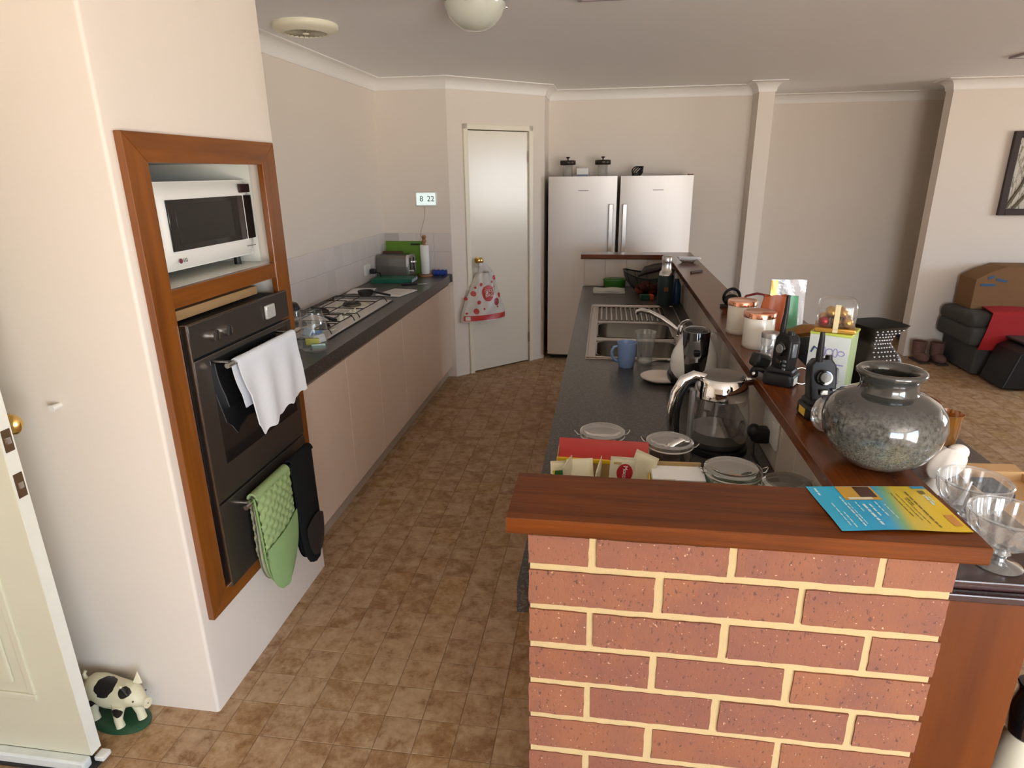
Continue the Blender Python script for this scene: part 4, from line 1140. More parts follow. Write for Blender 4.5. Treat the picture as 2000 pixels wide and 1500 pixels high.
# capsule coffee machine: white egg body, black front shell, black foot
th = thing('coffee_machine', (.474, 1.44, ZB), 'rounded black and white capsule coffee machine on the bench', 'coffee machine', rz=-.05)
def egg(u, v, k=1.0, sx=1.0):
    # v 0..1 bottom to top, u around
    z = .014+.214*v
    pr = [(0, .058), (.08, .073), (.2, .085), (.35, .090), (.5, .088), (.62, .080), (.74, .067), (.86, .056), (1, .050)]
    for (v0, r0), (v1, r1) in zip(pr, pr[1:]):
        if v <= v1+1e-9:
            r = r0+(r1-r0)*(v-v0)/(v1-v0); break
    a = 2*PI*u
    return (r*k*sx*math.cos(a), r*k*1.12*math.sin(a)+.015-.012*v, z)
g = G(); g.grid(lambda u, v: egg(u, v), 40, 26, closeu=True); g.build('body_shell', WHITEG, th, ang=80, recalc=True)
def shell(u, v):
    # stripe wider at top, narrow at waist, on the camera side running over the crown
    wt = [.075, .066, .062, .064, .072, .088, .118, .165, .215, .215]; wi = int(v*8); wk = wt[wi]+(wt[wi+1]-wt[wi])*(v*8-wi)
    a = .742-wk+2*wk*u
    p = egg(a, v, 1.03); return p
g = G(); g.grid(shell, 16, 32); g.solidify(.004); g.build('front_shell', BLACKG, th, ang=80, recalc=True)
g = G(); g.grid(lambda u, v: egg(.25+(u-.5)*.30, .35+.65*v, 1.03), 14, 18); g.solidify(.003); g.build('rear_shell', BLACKG, th, ang=80, recalc=True)
rt = .050
G().lathe([(0, .2435), (rt*.5, .2415), (rt*.85, .235), (rt*1.01, .2275), (rt*1.0, .222)], c=(0, .003, 0), seg=28).build('crown', BLACKG, th, ang=80)
G().lathe([(0, 0), (.070, 0), (.074, .008), (.070, .022), (.055, .030), (0, .030)], seg=28).build('foot', BLACKG, th)
G().ball((-.045, .015, .045), (.055, .065, .046), 16).build('rear_base', BLACKG, th)
G().box(-.012, -.095, .150, .012, -.062, .170, .005).build('locking_lever', BLACKP, th)
for x in (-.020, .016): G().ball((x, -.100, .085), .0055, 10).build('button', CHROME, th)
g = G(); g.box(.055, .050, .02, .105, .115, .20, .018, 3); g.build('water_tank', PLASTC, th)
# kettle on its base
th = thing('glass_kettle', (.474, .858, ZB), 'glass and chrome electric kettle with a big curved handle', 'kettle', rz=.05)
G().lathe([(0, 0), (.088, 0), (.090, .004), (.088, .016), (.076, .020), (0, .020)], seg=36).build('power_base', BLACKP, th)
G().lathe([(0, .022), (.080, .022), (.084, .028), (.083, .040), (.0, .040)], seg=36).build('steel_foot', mat('dark_steel', (.16, .16, .16, 1), .3, .9), th)
KG = glass('kettle_glass', tint=(.90, .91, .92, 1), lo=.06, hi=.65, gl=(.9, .9, .9, 1))
G().lathe([(.084, .038), (.087, .07), (.086, .115), (.081, .160), (.077, .176)], seg=40).build('glass_body', KG, th, recalc=True)
G().lathe([(.0, .070), (.084, .070)], seg=40).build('water_surface', glass('water', tint=(.93, .95, .95, 1), lo=.06, hi=.5), th)
G().lathe([(.078, .172), (.0785, .178), (.075, .205), (.066, .228), (.062, .232), (.0, .232)], seg=40).build('chrome_collar', CHROME, th)
G().lathe([(0, .240), (.050, .2395), (.058, .237), (.062, .232), (.060, .229)], seg=36).build('lid', mat('lid_grey', (.17, .155, .14, 1), .38, .6), th)
g = G(); g.prism([(0, -.022), (.045, 0), (0, .022)], .205, .224, bev=.004, mtx=T(.060, 0, 0)); g.build('spout', CHROME, th)
hp = [(-.052, -.01, .228), (-.085, -.015, .236), (-.115, -.02, .222), (-.136, -.024, .185), (-.145, -.026, .135), (-.144, -.026, .085), (-.138, -.025, .045)]
G().tube(hp, [.013, .015, .016, .0155, .015, .014, .011], 12).build('handle', CHROME, th)
G().tube([(p[0]+.013, p[1]-.001, p[2]-.004) for p in hp[1:]], [.009, .011, .012, .012, .011, .009], 10).build('handle_grip', BLACKP, th)
g = G(); g.box(-.090, -.020, .030, -.076, .016, .190, .006); g.build('gauge_strip', mat('gauge_grey', (.30, .30, .30, 1), .3), th)
# power point on the bar splash, plug and lead of the kettle
th = thing('power_point', (.6115, .78, 1.012), 'white double power point on the tiled bar splash behind the kettle', 'power point')
G().box(-.010, -.075, -.042, 0, .075, .042, .004).build('face_plate', WHITEP, th)
for y in (-.035, .035): G().box(-.013, y-.010, .010, -.009, y+.010, .030, .002).build('switch', WHITEP, th)
th = thing('kettle_plug', (.607, .79, .985), 'black plug and lead of the kettle behind it', 'plug')
G().box(-.052, -.022, -.022, -.002, .022, .022, .009, 3).build('plug', BLACKP, th)
G().ball((-.045, .0, .01), (.02, .024, .022), 12).build('plug_grip', BLACKP, th)
G().tube([(-.045, -.005, -.01), (-.055, -.06, -.04), (-.035, -.13, -.072), (-.05, -.19, -.077), (-.09, -.15, -.077), (-.10, -.06, -.077)], .0045, 6).build('lead', BLACKP, th)
# clip-top jars
LIDG = glass('jar_lid_glass', tint=(.88, .88, .86, 1), lo=.16, hi=.8, body=.30, bodyc=(.66, .64, .61, 1))
def clip_jar(x, y, r, lb, fill, fh, h=.128, rz=0):
    th = thing('clip_jar', (x, y, ZB), lb, 'jar', 'clip-top jars behind the brick end', rz=rz)
    G().lathe([(0, .003), (r*.94, .003), (r, .012), (r, h*.70), (r*.93, h*.80), (r*.93, h*.86)], seg=36).build('jar_glass', GLASSC, th, recalc=True)
    G().lathe([(0, .006), (r*.90, .006), (r*.95, .014), (r*.95, fh), (r*.5, fh+.006), (0, fh+.004)], seg=30).build('contents', fill, th)
    G().lathe([(r*.98, h*.86), (r*1.01, h*.87), (r*1.01, h*.885), (r*.98, h*.895)], seg=36).build('rubber_seal', mat('seal_pale', (.60, .58, .54, 1), .5) if 'seal_pale' not in MATS else MATS['seal_pale'], th)
    G().lathe([(r*.99, h*.895), (r*1.02, h*.92), (r*1.0, h*.97), (r*.88, h), (r*.80, h*.985), (r*.6, h*.97), (0, h*.965)], seg=36).build('lid', LIDG, th, recalc=True)
    for s in (-1, 1):
        G().tube([(s*r*1.0, -.010, h*.90), (s*r*1.10, -.012, h*.93), (s*r*1.22, -.004, h*.98), (s*r*1.24, .006, h*.97), (s*r*1.08, .012, h*.90), (s*r*1.0, .012, h*.80)], .0014, 6).build('wire_bail', STEEL, th)
TEA = mat('dark_tea', (.03, .02, .014, 1), .9, bump=.8, bscale=200, bdist=.003)
SUG = mat('raw_sugar', (.40, .30, .20, 1), .9, bump=.5, bscale=400)
WHT = mat('white_sugar', (.66, .62, .57, 1), .8, bump=.5, bscale=400)
GRT = mat('green_tea_bags', (.03, .10, .02, 1), .8, var=.6, vscale=25)
clip_jar(.129, .662, .062, 'clip-top glass jar behind the red box of sachets', SUG, .05, .126, .15)
clip_jar(.308, .620, .062, 'clip-top glass jar between the red box and the kettle', TEA, .07, .124, -.2)
clip_jar(.446, .478, .068, 'wide clip-top jar with green packets beside the white carton', GRT, .085, .120, .1)
clip_jar(.549, .385, .056, 'clip-top jar of pale powder in the corner of the bar', WHT, .105, .134, .3)
# open box of coffee sachets
th = thing('sachet_box', (.130, .505, ZB), 'open red and yellow box full of coffee sachets', 'box', rz=-.03)
YEL = mat('box_yellow', (.70, .46, .02, 1), .4); REDC = mat('box_red', (.42, .022, .016, 1), .4); KRAFT = mat('kraft_inside', (.42, .28, .12, 1), .7)
G().box(-.118, -.062, 0, .118, .040, .003).build('box_floor', KRAFT, th, smooth=False)
G().box(-.118, -.064, 0, .118, -.061, .050).build('front_wall', YEL, th, smooth=False)
G().box(-.120, -.064, 0, -.117, .042, .085).build('side_wall', YEL, th, smooth=False)
G().box(.117, -.064, 0, .120, .042, .085).build('side_wall', YEL, th, smooth=False)
G().box(-.118, .037, 0, .118, .040, .085).build('back_wall', KRAFT, th, smooth=False)
g = G(); g.grid(lambda u, v: (-.118+.236*u, .038+.052*math.sin(v*1.35), .085+.030*(1-math.cos(v*1.9))), 12, 8); g.solidify(.002); g.build('lid_flap', REDC, th, recalc=True)
G().box(-.120, .034, .080, .120, .0415, .090, .001).build('lid_crease', YEL, th)
for s in (-1, 1):
    g = G(); g.prism([(.03, .085), (.085, .088), (.086, .108), (.06, .100)], s*.118-.001, s*.118+.001, axis=0); g.build('dust_flap', KRAFT, th)
SACH = mat('sachet_cream', (.72, .68, .50, 1), .35, var=.06, vscale=30)
def sachet(x, y, z, rx, ry, rz, lb, w=.030, h=.075, logo=False, green=False):
    s = thing('coffee_sachet', (x, y, z), lb, 'sachet', 'sachets in the red box')
    s.rotation_euler = (rx, ry, rz)
    g = G()
    def f(u, v):
        a, b = 2*u-1, 2*v-1
        p = .005*(1-a**4)*(1-b**6)
        return (a*w/1.0, -p, h*v)
    g.grid(f, 10, 12); g.grid(lambda u, v: (f(u, v)[0], -f(u, v)[1], f(u, v)[2]), 10, 12)
    bmesh.ops.remove_doubles(g.bm, verts=g.bm.verts, dist=.0002)
    g.build('sachet_film', SACH, s, ang=80, recalc=True)
    G().box(-w, -.0008, -.004, w, .0008, .004).build('crimped_edge', SACH, s, smooth=False)
    G().box(-w, -.0008, h-.004, w, .0008, h+.004).build('crimped_edge', SACH, s, smooth=False)
    if logo:
        G().ball((.006, -.0052, h*.62), (.020, .0016, .026), 16).build('logo_oval', mat('sachet_red', (.40, .02, .03, 1), .4), s)
        text('lettering', 'Mocco', .0155, basis((.006, -.0072, h*.62), (0, 0, -1), (1, 0, 0)), WHITEP, s)
        G().box(-.022, -.0056, h*.86, -.004, -.0030, h*.91).build('print', mat('print_gold', (.50, .38, .16, 1), .5), s)
    if green: G().box(-.022, -.0062, .030, .012, -.0050, .050, .001).build('green_print', mat('print_green', (.03, .16, .03, 1), .5), s)
    return s
zb_ = ZB+.004
sachet(.176, .466, zb_+.034, .08, .05, .05, 'upright coffee sachet with a dark red logo in the open box', .031, .098, logo=True)
sachet(.217, .500, zb_+.036, -.15, .25, -.35, 'coffee sachet leaning at the right end of the open box', .030, .090)
sachet(.080, .470, zb_+.028, -.45, -.05, .12, 'coffee sachet lying back at the left middle of the open box', .034, .080)
sachet(.046, .490, zb_+.032, .1, -.30, 1.15, 'coffee sachet turned edge-on at the left of the open box', .026, .082)
sachet(.118, .505, zb_+.026, .15, -.45, 1.35, 'coffee sachet leaning diagonally in the middle of the open box', .028, .092)
sachet(.026, .470, zb_+.030, -.35, .15, .55, 'coffee sachet with green print at the far left of the box', .026, .070, green=True)
# white carton
th = thing('tea_carton', (.316, .484, ZB), 'small white carton with a kraft inside standing right of the sachets', 'carton', rz=.03)
G().box(-.064, -.036, 0, .064, .036, .090, .001).build('carton_body', mat('carton_white', (.82, .82, .82, 1), .5), th)
g = G(); g.grid(lambda u, v: (-.063+.126*u, -.038+.066*v, .0915+.006*v), 4, 4); g.solidify(.0015); g.build('lid', MATS['carton_white'], th, recalc=True)
G().box(-.062, .030, .088, .062, .037, .106, .001).build('tuck_flap', KRAFT, th)
G().box(-.064, -.0372, .068, -.010, -.0360, .092).build('tab', KRAFT, th, smooth=False)
# steel bottle, blue bottle
th = thing('drink_bottle', (.497, 3.03, ZB), 'dark green drink bottle with a bare steel neck at the far end of the bench', 'bottle')
G().lathe([(0, 0), (.046, 0), (.048, .006), (.048, .185), (.046, .195)], seg=28).build('sleeve', mat('dark_teal_sleeve', (.006, .022, .022, 1), .5), th)
G().lathe([(.046, .194), (.040, .215), (.031, .225), (.029, .27), (.030, .275)], seg=28).build('neck', STEEL, th)
G().lathe([(.031, .272), (.032, .278), (.032, .305), (.026, .312), (0, .313)], seg=24).build('cap', STEEL, th)
G().box(-.012, -.0495, .10, .014, -.0470, .125, .001).build('label_patch', mat('label_rust', (.20, .07, .03, 1), .6), th)
th = thing('detergent_bottle', (.572, 3.10, ZB), 'small blue bottle beside the splash behind the drink bottle', 'bottle')
G().lathe([(0, 0), (.028, 0), (.030, .01), (.028, .12), (.014, .15), (.012, .165)], seg=20).build('bottle_body', mat('blue_liquid', (.02, .07, .17, 1), .2), th)
G().lathe([(.014, .163), (.014, .195), (0, .197)], seg=16).build('cap', WHITEP, th)
# wire fruit bowl with fruit
th = thing('fruit_bowl', (.42, 3.48, ZB), 'black wire mesh bowl of fruit at the far end of the bench', 'bowl', rz=0)
def bowl_r(v): return .065+.105*math.sin(v*PI/2)**.8
WM = N('wire_mesh'); WM.t.nodes.remove(WM.b)
tr = WM.n('BsdfTransparent'); df = WM.n('BsdfPrincipled'); df.inputs['Base Color'].default_value = (.012, .012, .012, 1); df.inputs['Roughness'].default_value = .4
bk = WM.n('TexChecker', i_Scale=300.0); WM.l(WM.n('TexCoord').outputs['Object'], bk.inputs['Vector'])
ms = WM.n('MixShader', i_0=.62); WM.l(tr.outputs[0], ms.inputs[1]); WM.l(df.outputs[0], ms.inputs[2]); WM.l(ms.outputs[0], WM.out.inputs[0]); WM = WM.done()
g = G(); g.grid(lambda u, v: (bowl_r(v)*math.cos(2*PI*u), bowl_r(v)*math.sin(2*PI*u), .006+.135*v+.02*v*math.cos(4*PI*u)), 36, 10, closeu=True); g.build('mesh_wall', WM, th, ang=80)
G().tube([(bowl_r(1)*math.cos(a), bowl_r(1)*math.sin(a), .141+.02*math.cos(2*a)) for a in [2*PI*k/40 for k in range(40)]], .005, 8, closed=True).build('rim', BLACKP, th)
for k in range(12):
    a = 2*PI*k/12
    G().tube([(bowl_r(v)*math.cos(a), bowl_r(v)*math.sin(a), .006+.135*v+.02*v*math.cos(2*a)) for v in (0, .25, .5, .75, 1)], .0022, 6).build('wire', BLACKP, th)
G().lathe([(0, 0), (.066, 0), (.068, .006), (0, .008)], seg=28).build('foot', BLACKP, th)
FR = mat('fruit_red', (.26, .045, .018, 1), .4, var=.35, vscale=16)
for i, (x, y, z, lb) in enumerate(((-.055, -.06, .045, 'left'), (.02, -.075, .045, 'front middle'), (.075, -.02, .045, 'right'), (-.01, .02, .05, 'back'))):
    f = thing('tomato', (.42+x, 3.48+y, ZB+z-.035), 'red-orange tomato in the wire bowl, '+lb+' one', 'tomato', 'tomatoes in the wire bowl')
    G().lathe([(0, .004), (.02, .002), (.036, .018), (.039, .034), (.033, .055), (.018, .064), (0, .060)], seg=20).build('flesh', FR, f)
    G().tube([(0, 0, .058), (.002, 0, .070)], .002, 6).build('stem', GRT, f)
f = thing('banana', (.45, 3.49, ZB+.10), 'blackened bunch of bananas on top of the wire fruit bowl', 'bananas')
for k in range(4):
    G().tube([(-.10+.006*k, -.03+.022*k, .020), (-.05, -.045+.026*k, .050+.004*k), (.01, -.05+.028*k, .066+.004*k), (.065, -.04+.022*k, .080+.003*k), (.10, -.015+.01*k, .10)], [.008, .017, .019, .016, .006], 10).build('banana_finger', mat('blackened_skin', (.016, .011, .009, 1), .5) if k == 0 else MATS['blackened_skin'], f)
# green tub, folded cloth, sponge
th = thing('lunch_tub', (.195, 3.672, ZB), 'green plastic tub in the far corner of the bench', 'tub')
GP = mat('green_plastic', (.035, .155, .016, 1), .35)
g = G(); g.lathe([(0, 0), (.9, 0), (1.0, .01), (1.05, .055)], seg=36)
for v in g.bm.verts: v.co.x *= .076; v.co.y *= .050
g.build('tub_body', GP, th)
g = G(); g.lathe([(1.05, .053), (1.10, .055), (1.10, .064), (1.0, .069), (0, .067)], seg=36)
for v in g.bm.verts: v.co.x *= .076; v.co.y *= .050
g.build('lid', GP, th)
th = thing('folded_cloth', (.155, 3.50, ZB), 'folded white cloth lying beside the sink drainer', 'cloth')
CL = mat('cloth_white', (.62, .60, .55, 1), .9, bump=.4, bscale=300)
for k in range(3):
    g = G(); g.grid(lambda u, v: (-.108+.216*u+.003*math.sin(v*9+k), -.060+.12*v, .004+.0085*k+.0025*math.sin(u*9+k)), 16, 10); g.solidify(.007); g.build('fold', CL, th, recalc=True, ang=80)
th = thing('sponge', (.402, 3.235, ZB), 'green and orange sponge in front of the fruit bowl', 'sponge', rz=.1)
G().box(-.045, -.028, 0, .015, .028, .034, .006).build('green_half', mat('sponge_green', (.012, .060, .035, 1), .9), th)
G().box(.015, -.028, 0, .042, .028, .034, .006).build('orange_half', mat('sponge_orange', (.55, .075, .02, 1), .9), th)

# ================================================================== THINGS ON THE BAR TOP
zc = ZCAP
# flyer with printed blocks
fl = thing('flyer', (.618, .092, zc), 'blue and yellow printed flyer on the near end of the bar top', 'flyer')
c00, c10, c01, c11 = Vector((.523, .003)), Vector((.734, .025)), Vector((.509, .158)), Vector((.725, .185))
def fp(u, v, lift=0.0):
    p = (c00*(1-u)+c10*u)*(1-v)+(c01*(1-u)+c11*u)*v
    z = .0012+.0030*math.sin(u*PI*1.1)**2*(1-v)*.9+.002*math.sin(v*6+u*4)*.3+.001
    return (p.x-.618, p.y-.092, z+lift)
x = N('flyer_print')
at = x.n('Attribute', attribute_name='print_u').outputs['Fac']
av = x.n('Attribute', attribute_name='print_v').outputs['Fac']
pos = x.n('Math', operation='MULTIPLY_ADD', i_1=-.16); x.l(av, pos.inputs[0]); x.l(at, pos.inputs[2])
x.l(x.ramp(pos.outputs[0], [(.0, rgb(66, 180, 220)), (.40, rgb(40, 165, 220)), (.50, rgb(130, 180, 130)), (.58, rgb(214, 190, 60)), (1, rgb(238, 200, 40))]), x.b.inputs['Base Color'])
x.b.inputs['Roughness'].default_value = .3
FLM = x.done()
g = G(); g.grid(lambda u, v: fp(u, v), 24, 16)
sheet = g.build('sheet', FLM, fl, ang=80, recalc=True)
au = sheet.data.attributes.new('print_u', 'FLOAT', 'POINT'); avv = sheet.data.attributes.new('print_v', 'FLOAT', 'POINT')
for v in sheet.data.vertices:
    p = Vector((v.co.x+.618, v.co.y+.092)); e1 = c10-c00; e2 = c01-c00
    d = e1.x*e2.y-e1.y*e2.x; q = p-c00
    au.data[v.index].value = (q.x*e2.y-q.y*e2.x)/d; avv.data[v.index].value = (e1.x*q.y-e1.y*q.x)/d
def block(name, u0, v0, u1, v1, m, lift=.0007):
    g = G(); g.grid(lambda a, b: fp(u0+(u1-u0)*a, v0+(v1-v0)*b, lift), 6, 6); return g.build(name, m, fl, ang=80, recalc=True)
INKW = mat('ink_white', (.62, .80, .86, 1), .4); INKD = mat('ink_dark', (.20, .14, .03, 1), .5); INKO = mat('ink_orange', (.62, .28, .06, 1), .4)
block('photograph', .24, .66, .54, .985, mat('flyer_photo_ground', (.62, .36, .06, 1), .3))
block('photo_dark', .38, .72, .52, .97, mat('flyer_photo_dark', (.09, .045, .035, 1), .3), .0010)
block('photo_pale', .27, .665, .47, .72, mat('flyer_photo_pale', (.72, .66, .48, 1), .3), .0012)
block('logo_mark', .90, .80, .95, .88, INKD, .0010)
block('logo_corner', .88, .93, .995, .995, mat('ink_blue', rgb(50, 150, 200), .4))
block('orange_panel', .905, .12, .975, .34, INKO)
random.seed(21)
for (u, v0, v1, w, m) in ((.06, .78, .97, .018, INKW), (.10, .10, .62, .010, INKW), (.135, .06, .40, .010, INKW), (.21, .08, .74, .014, INKW), (.235, .12, .60, .008, INKW), (.30, .40, .62, .010, INKW), (.35, .10, .60, .022, INKW), (.40, .30, .60, .016, INKW), (.46, .30, .62, .012, INKW), (.52, .25, .56, .008, INKW),
                      (.66, .30, .82, .008, INKD), (.70, .22, .80, .006, INKD), (.735, .15, .70, .006, INKD), (.79, .08, .88, .013, INKD), (.755, .55, .75, .011, INKD), (.92, .55, .78, .020, INKW), (.945, .60, .74, .010, INKW)):
    v = v0
    while v < v1-.02:
        L = random.uniform(.05, .11); block('print_line', u-w/2, v, u+w/2, min(v+L, v1), m); v += L+.018
# big grey glass vase
th = thing('round_vase', (.676, .280, zc), 'large round speckled grey glass vase on the near corner of the bar', 'vase')
x = N('speckled_grey_glass')
tc = x.n('TexCoord').outputs['Object']
n1 = x.noise(120, 4, .7, vec=tc); n2 = x.noise(380, 2, .5, vec=tc)
sep = x.n('SeparateXYZ'); x.l(tc, sep.inputs[0])
c = x.mix(x.ramp(n1, [(.35, (0, 0, 0)), (.65, (1, 1, 1))]), (.026, .027, .024, 1), (.115, .115, .105, 1))
c = x.mix(x.ramp(sep.outputs['Z'], [(.0, (1, 1, 1)), (.10, (0, 0, 0))]), c, x.mix(x.ramp(n2, [(.4, (0, 0, 0)), (.6, (1, 1, 1))]), (.085, .082, .064, 1), (.27, .255, .20, 1)))
c = x.mix(x.ramp(sep.outputs['Z'], [(.115, (0, 0, 0)), (.15, (1, 1, 1))]), c, (.036, .036, .033, 1))
x.l(c, x.b.inputs['Base Color']); x.b.inputs['Roughness'].default_value = .12; x.b.inputs['Coat Weight'].default_value = 1.0; x.b.inputs['Coat Roughness'].default_value = .03
x.bump(n1, .06, .001)
VASE = x.done()
vp = [(0, 0), (.035, .001), (.062, .012), (.088, .034), (.105, .065), (.111, .096), (.106, .123), (.090, .143), (.066, .155), (.054, .159), (.051, .166), (.051, .178), (.056, .188), (.061, .193), (.062, .198), (.059, .202), (.052, .202), (.044, .197), (.043, .185), (.043, .165), (.05, .15), (.09, .13), (.1, .1), (.09, .04), (.04, .012), (0, .01)]
G().lathe(vp[:10], seg=56).build('belly', VASE, th, recalc=True, ang=80)
G().lathe(vp[9:], seg=56).build('neck', VASE, th, recalc=True, ang=80)
# candles
WAX = mat('candle_glass_cream', (.84, .79, .69, 1), .25, coat=.4)
for (x_, y_, lb) in ((.640, 1.195, 'cream glass candle with a rose gold lid, nearer of the pair'), (.622, 1.395, 'cream glass candle with a rose gold lid, farther of the pair')):
    th = thing('jar_candle', (x_, y_, zc), lb, 'candle', 'rose gold lidded candles')
    G().lathe([(0, 0), (.047, 0), (.050, .004), (.050, .100), (.048, .104), (0, .104)], seg=32).build('glass_cup', WAX, th)
    G().lathe([(.0505, .002), (.0515, .004), (.0515, .014), (.0505, .016)], seg=32).build('base_ring', GLASSC, th)
    G().lathe([(.050, .103), (.0525, .104), (.0525, .118), (.050, .122), (.046, .121), (0, .119)], seg=32).build('lid', COPPER, th)
# small glass with silver lid
th = thing('spice_glass', (.650, 1.072, zc), 'small clear jar with a silver lid in front of the candles', 'jar')
G().lathe([(0, .002), (.025, .002), (.027, .006), (.027, .062), (.025, .066)], seg=24).build('jar_glass', GLASSB, th, recalc=True)
G().lathe([(0, .082), (.026, .081), (.0285, .077), (.0285, .064), (0, .064)], seg=24).build('lid', mat('silver_lid', (.42, .42, .42, 1), .35, .9), th)
# two-way radios in their chargers
def radio(x_, y_, rz, lb, tilt, fat):
    th = thing('two_way_radio', (x_, y_, zc+.040), lb, 'radio', 'two-way radios on the bar', rz=rz)
    R_ = RX(tilt)
    w = .030
    g = G(); g.prism([(-w, 0), (w, 0), (w*1.05, .05), (w, .085), (w*.6, .102), (-w*.6, .102), (-w, .085), (-w*1.05, .05)], -.017, .017, axis=1, bev=.004, mtx=R_); g.build('body', BLACKP, th)
    G().tube([(-.016, 0, .098), (-.016, 0, .120), (-.015, .002, .155), (-.015, .003, .205 if not fat else .168)], [.0085, .008, .0062, .0052], 10).build('antenna', BLACKP, th)
    for v in th.children[-1].data.vertices: v.co = R_ @ v.co
    g = G(); g.lathe([(0, .004), (.017, .003), (.019, 0)], mtx=R_ @ T(0, -.0175, .058) @ RX(PI/2), seg=24); g.build('speaker_ring', BLACKG, th)
    g = G(); g.lathe([(0, .006), (.012, .005), (.013, .0)], mtx=R_ @ T(0, -.0185, .060) @ RX(PI/2), seg=24); g.build('screen', mat('radio_screen', (.20, .21, .20, 1), .25) if 'radio_screen' not in MATS else MATS['radio_screen'], th)
    g = G(); g.lathe([(0, .010), (.008, .010), (.009, 0)], mtx=R_ @ T(.012, 0, .100), seg=14); g.build('volume_knob', BLACKP, th)
    G().box(.029, -.008, .040, .036, .008, .080, .004, mtx=R_).build('talk_button', mat('radio_grey', (.16, .18, .20, 1), .3) if 'radio_grey' not in MATS else MATS['radio_grey'], th)
    for k in range(3): G().box(.018, -.021, .004+.011*k, .028, -.0165, .010+.011*k, .001, mtx=R_).build('button', MATS['radio_grey'], th)
    G().box(-.010, -.020, .016, .010, -.0165, .030, .002, mtx=R_).build('keypad', BLACKG, th)
    return th
def charger(x_, y_, rz, lb, sticker):
    th = thing('radio_charger', (x_, y_, zc), lb, 'charger', 'charging cradles on the bar', rz=rz)
    g = G(); g.prism([(-.042, -.030), (-.030, -.040), (.030, -.040), (.042, -.030), (.042, .030), (.030, .040), (-.030, .040), (-.042, .030)], 0, .034, bev=.007); g.build('cradle', BLACKP, th)
    G().box(-.036, -.028, .030, .036, .030, .048, .008).build('cradle_rim', BLACKP, th)
    if sticker: G().box(-.0432, -.022, .008, -.0422, .012, .026).build('yellow_sticker', mat('sticker_yellow', (.72, .50, .06, 1), .5), th)
    else: G().box(.0405, -.026, .006, .0425, .006, .026).build('white_sticker', WHITEP, th)
    return th
charger(.645, .545, .10, 'charging cradle with a yellow sticker under the nearer radio', True)
radio(.645, .548, .10, 'black two-way radio with short antenna, nearer the round vase', -.12, True)
charger(.620, .800, -.55, 'charging cradle under the farther radio beside the small jar', False)
radio(.622, .803, -1.10, 'black two-way radio with long thin antenna, nearer the candles', -.04, False)
th = thing('belt_clip', (.572, .880, zc), 'black belt clip and earpiece lead in front of the small jar', 'belt clip', rz=.4)
g = G(); g.box(-.030, -.020, .02, .022, .020, .062, .010, mtx=RY(.3)); g.build('clip_body', BLACKP, th)
G().tube([(.02*math.cos(a)-.006, .024*math.sin(a)-.02, .018+.008*math.sin(2*a)) for a in [2*PI*k/20 for k in range(20)]], .006, 8, closed=True).build('ear_loop', BLACKP, th)
G().box(-.036, -.034, 0, -.016, -.018, .030, .005).build('earpiece', BLACKP, th)
G().ball((-.034, -.036, .014), .007, 10).build('metal_pin', CHROME, th)
th = thing('key_ring', (.672, .795, zc), 'thin wire ring standing by the farther radio', 'ring')
G().tube([(.022*math.cos(a), .006*math.sin(a), .024+.022*math.sin(a)) for a in [2*PI*k/24 for k in range(24)]], .0012, 6, closed=True).build('ring_wire', STEEL, th)
# round clear glass half hidden by the vase
th = thing('glass_globe', (.640, .447, zc), 'clear round glass candle bowl between the vase and the nearer radio', 'glass bowl')
G().lathe([(0, .002), (.022, .002), (.036, .012), (.043, .030), (.043, .050), (.036, .070), (.027, .080), (.028, .085)], seg=36).build('globe', glass('globe_glass', lo=.14, hi=.9, body=.10, bodyc=(.8, .78, .8, 1)), th, recalc=True)
G().lathe([(0, .006), (.018, .006), (.030, .016), (.034, .026), (0, .028)], seg=28).build('glass_foot', GLASSB, th)
# headset behind the candles, red lead
th = thing('headset', (.672, 1.86, zc), 'black rounded headset standing behind the candles', 'headset')
g = G(); g.tube([(.034*math.cos(a), .004*math.sin(2*a), .045+.036*math.sin(a)) for a in [2*PI*k/28 for k in range(28)]], .0065, 8, closed=True); g.build('band', BLACKP, th)
G().ball((0, 0, .032), (.034, .026, .026), 18).build('ear_cup', BLACKP, th)
G().box(-.045, -.02, 0, .045, .02, .012, .005).build('cushion', BLACKM, th)
th = thing('red_lanyard', (.70, 1.62, zc), 'red lanyard arching behind the farther candle', 'lanyard')
G().tube([(-.05, 0, .004), (-.042, 0, .06), (-.02, 0, .095), (.02, 0, .105), (.05, 0, .10), (.058, .01, .05), (.06, .02, .004)], .005, 8).build('cord', mat('dark_red_cord', (.22, .012, .02, 1), .5), th)
# small far things on the bar top: phone on a glass dish, pen
th = thing('glass_dish', (.655, 3.31, zc), 'shallow glass dish at the far end of the bar top', 'dish')
G().lathe([(0, .003), (.035, .003), (.060, .022), (.062, .022), (.036, 0), (0, 0)], seg=32).build('dish_glass', GLASSB, th)
th = thing('phone', (.662, 3.31, zc+.024), 'white phone resting on the glass dish', 'phone', rz=.08)
G().box(-.070, -.036, 0, .070, .036, .012, .004).build('phone_body', mat('phone_white', (.80, .82, .88, 1), .3), th)
G().box(-.060, -.0370, .003, .060, -.0355, .008).build('side_band', mat('phone_band', (.30, .34, .45, 1), .3), th)
th = thing('pen', (.652, 2.87, zc), 'short dark brown pen lying on the far bar top', 'pen', rz=.75)
G().cyl((-.045, 0, .006), (.05, 0, .006), .006, .005, 10).build('barrel', mat('pen_brown', (.05, .02, .012, 1), .4), th)
G().cyl((.05, 0, .006), (.062, 0, .006), .005, .001, 10).build('tip', BLACKP, th)

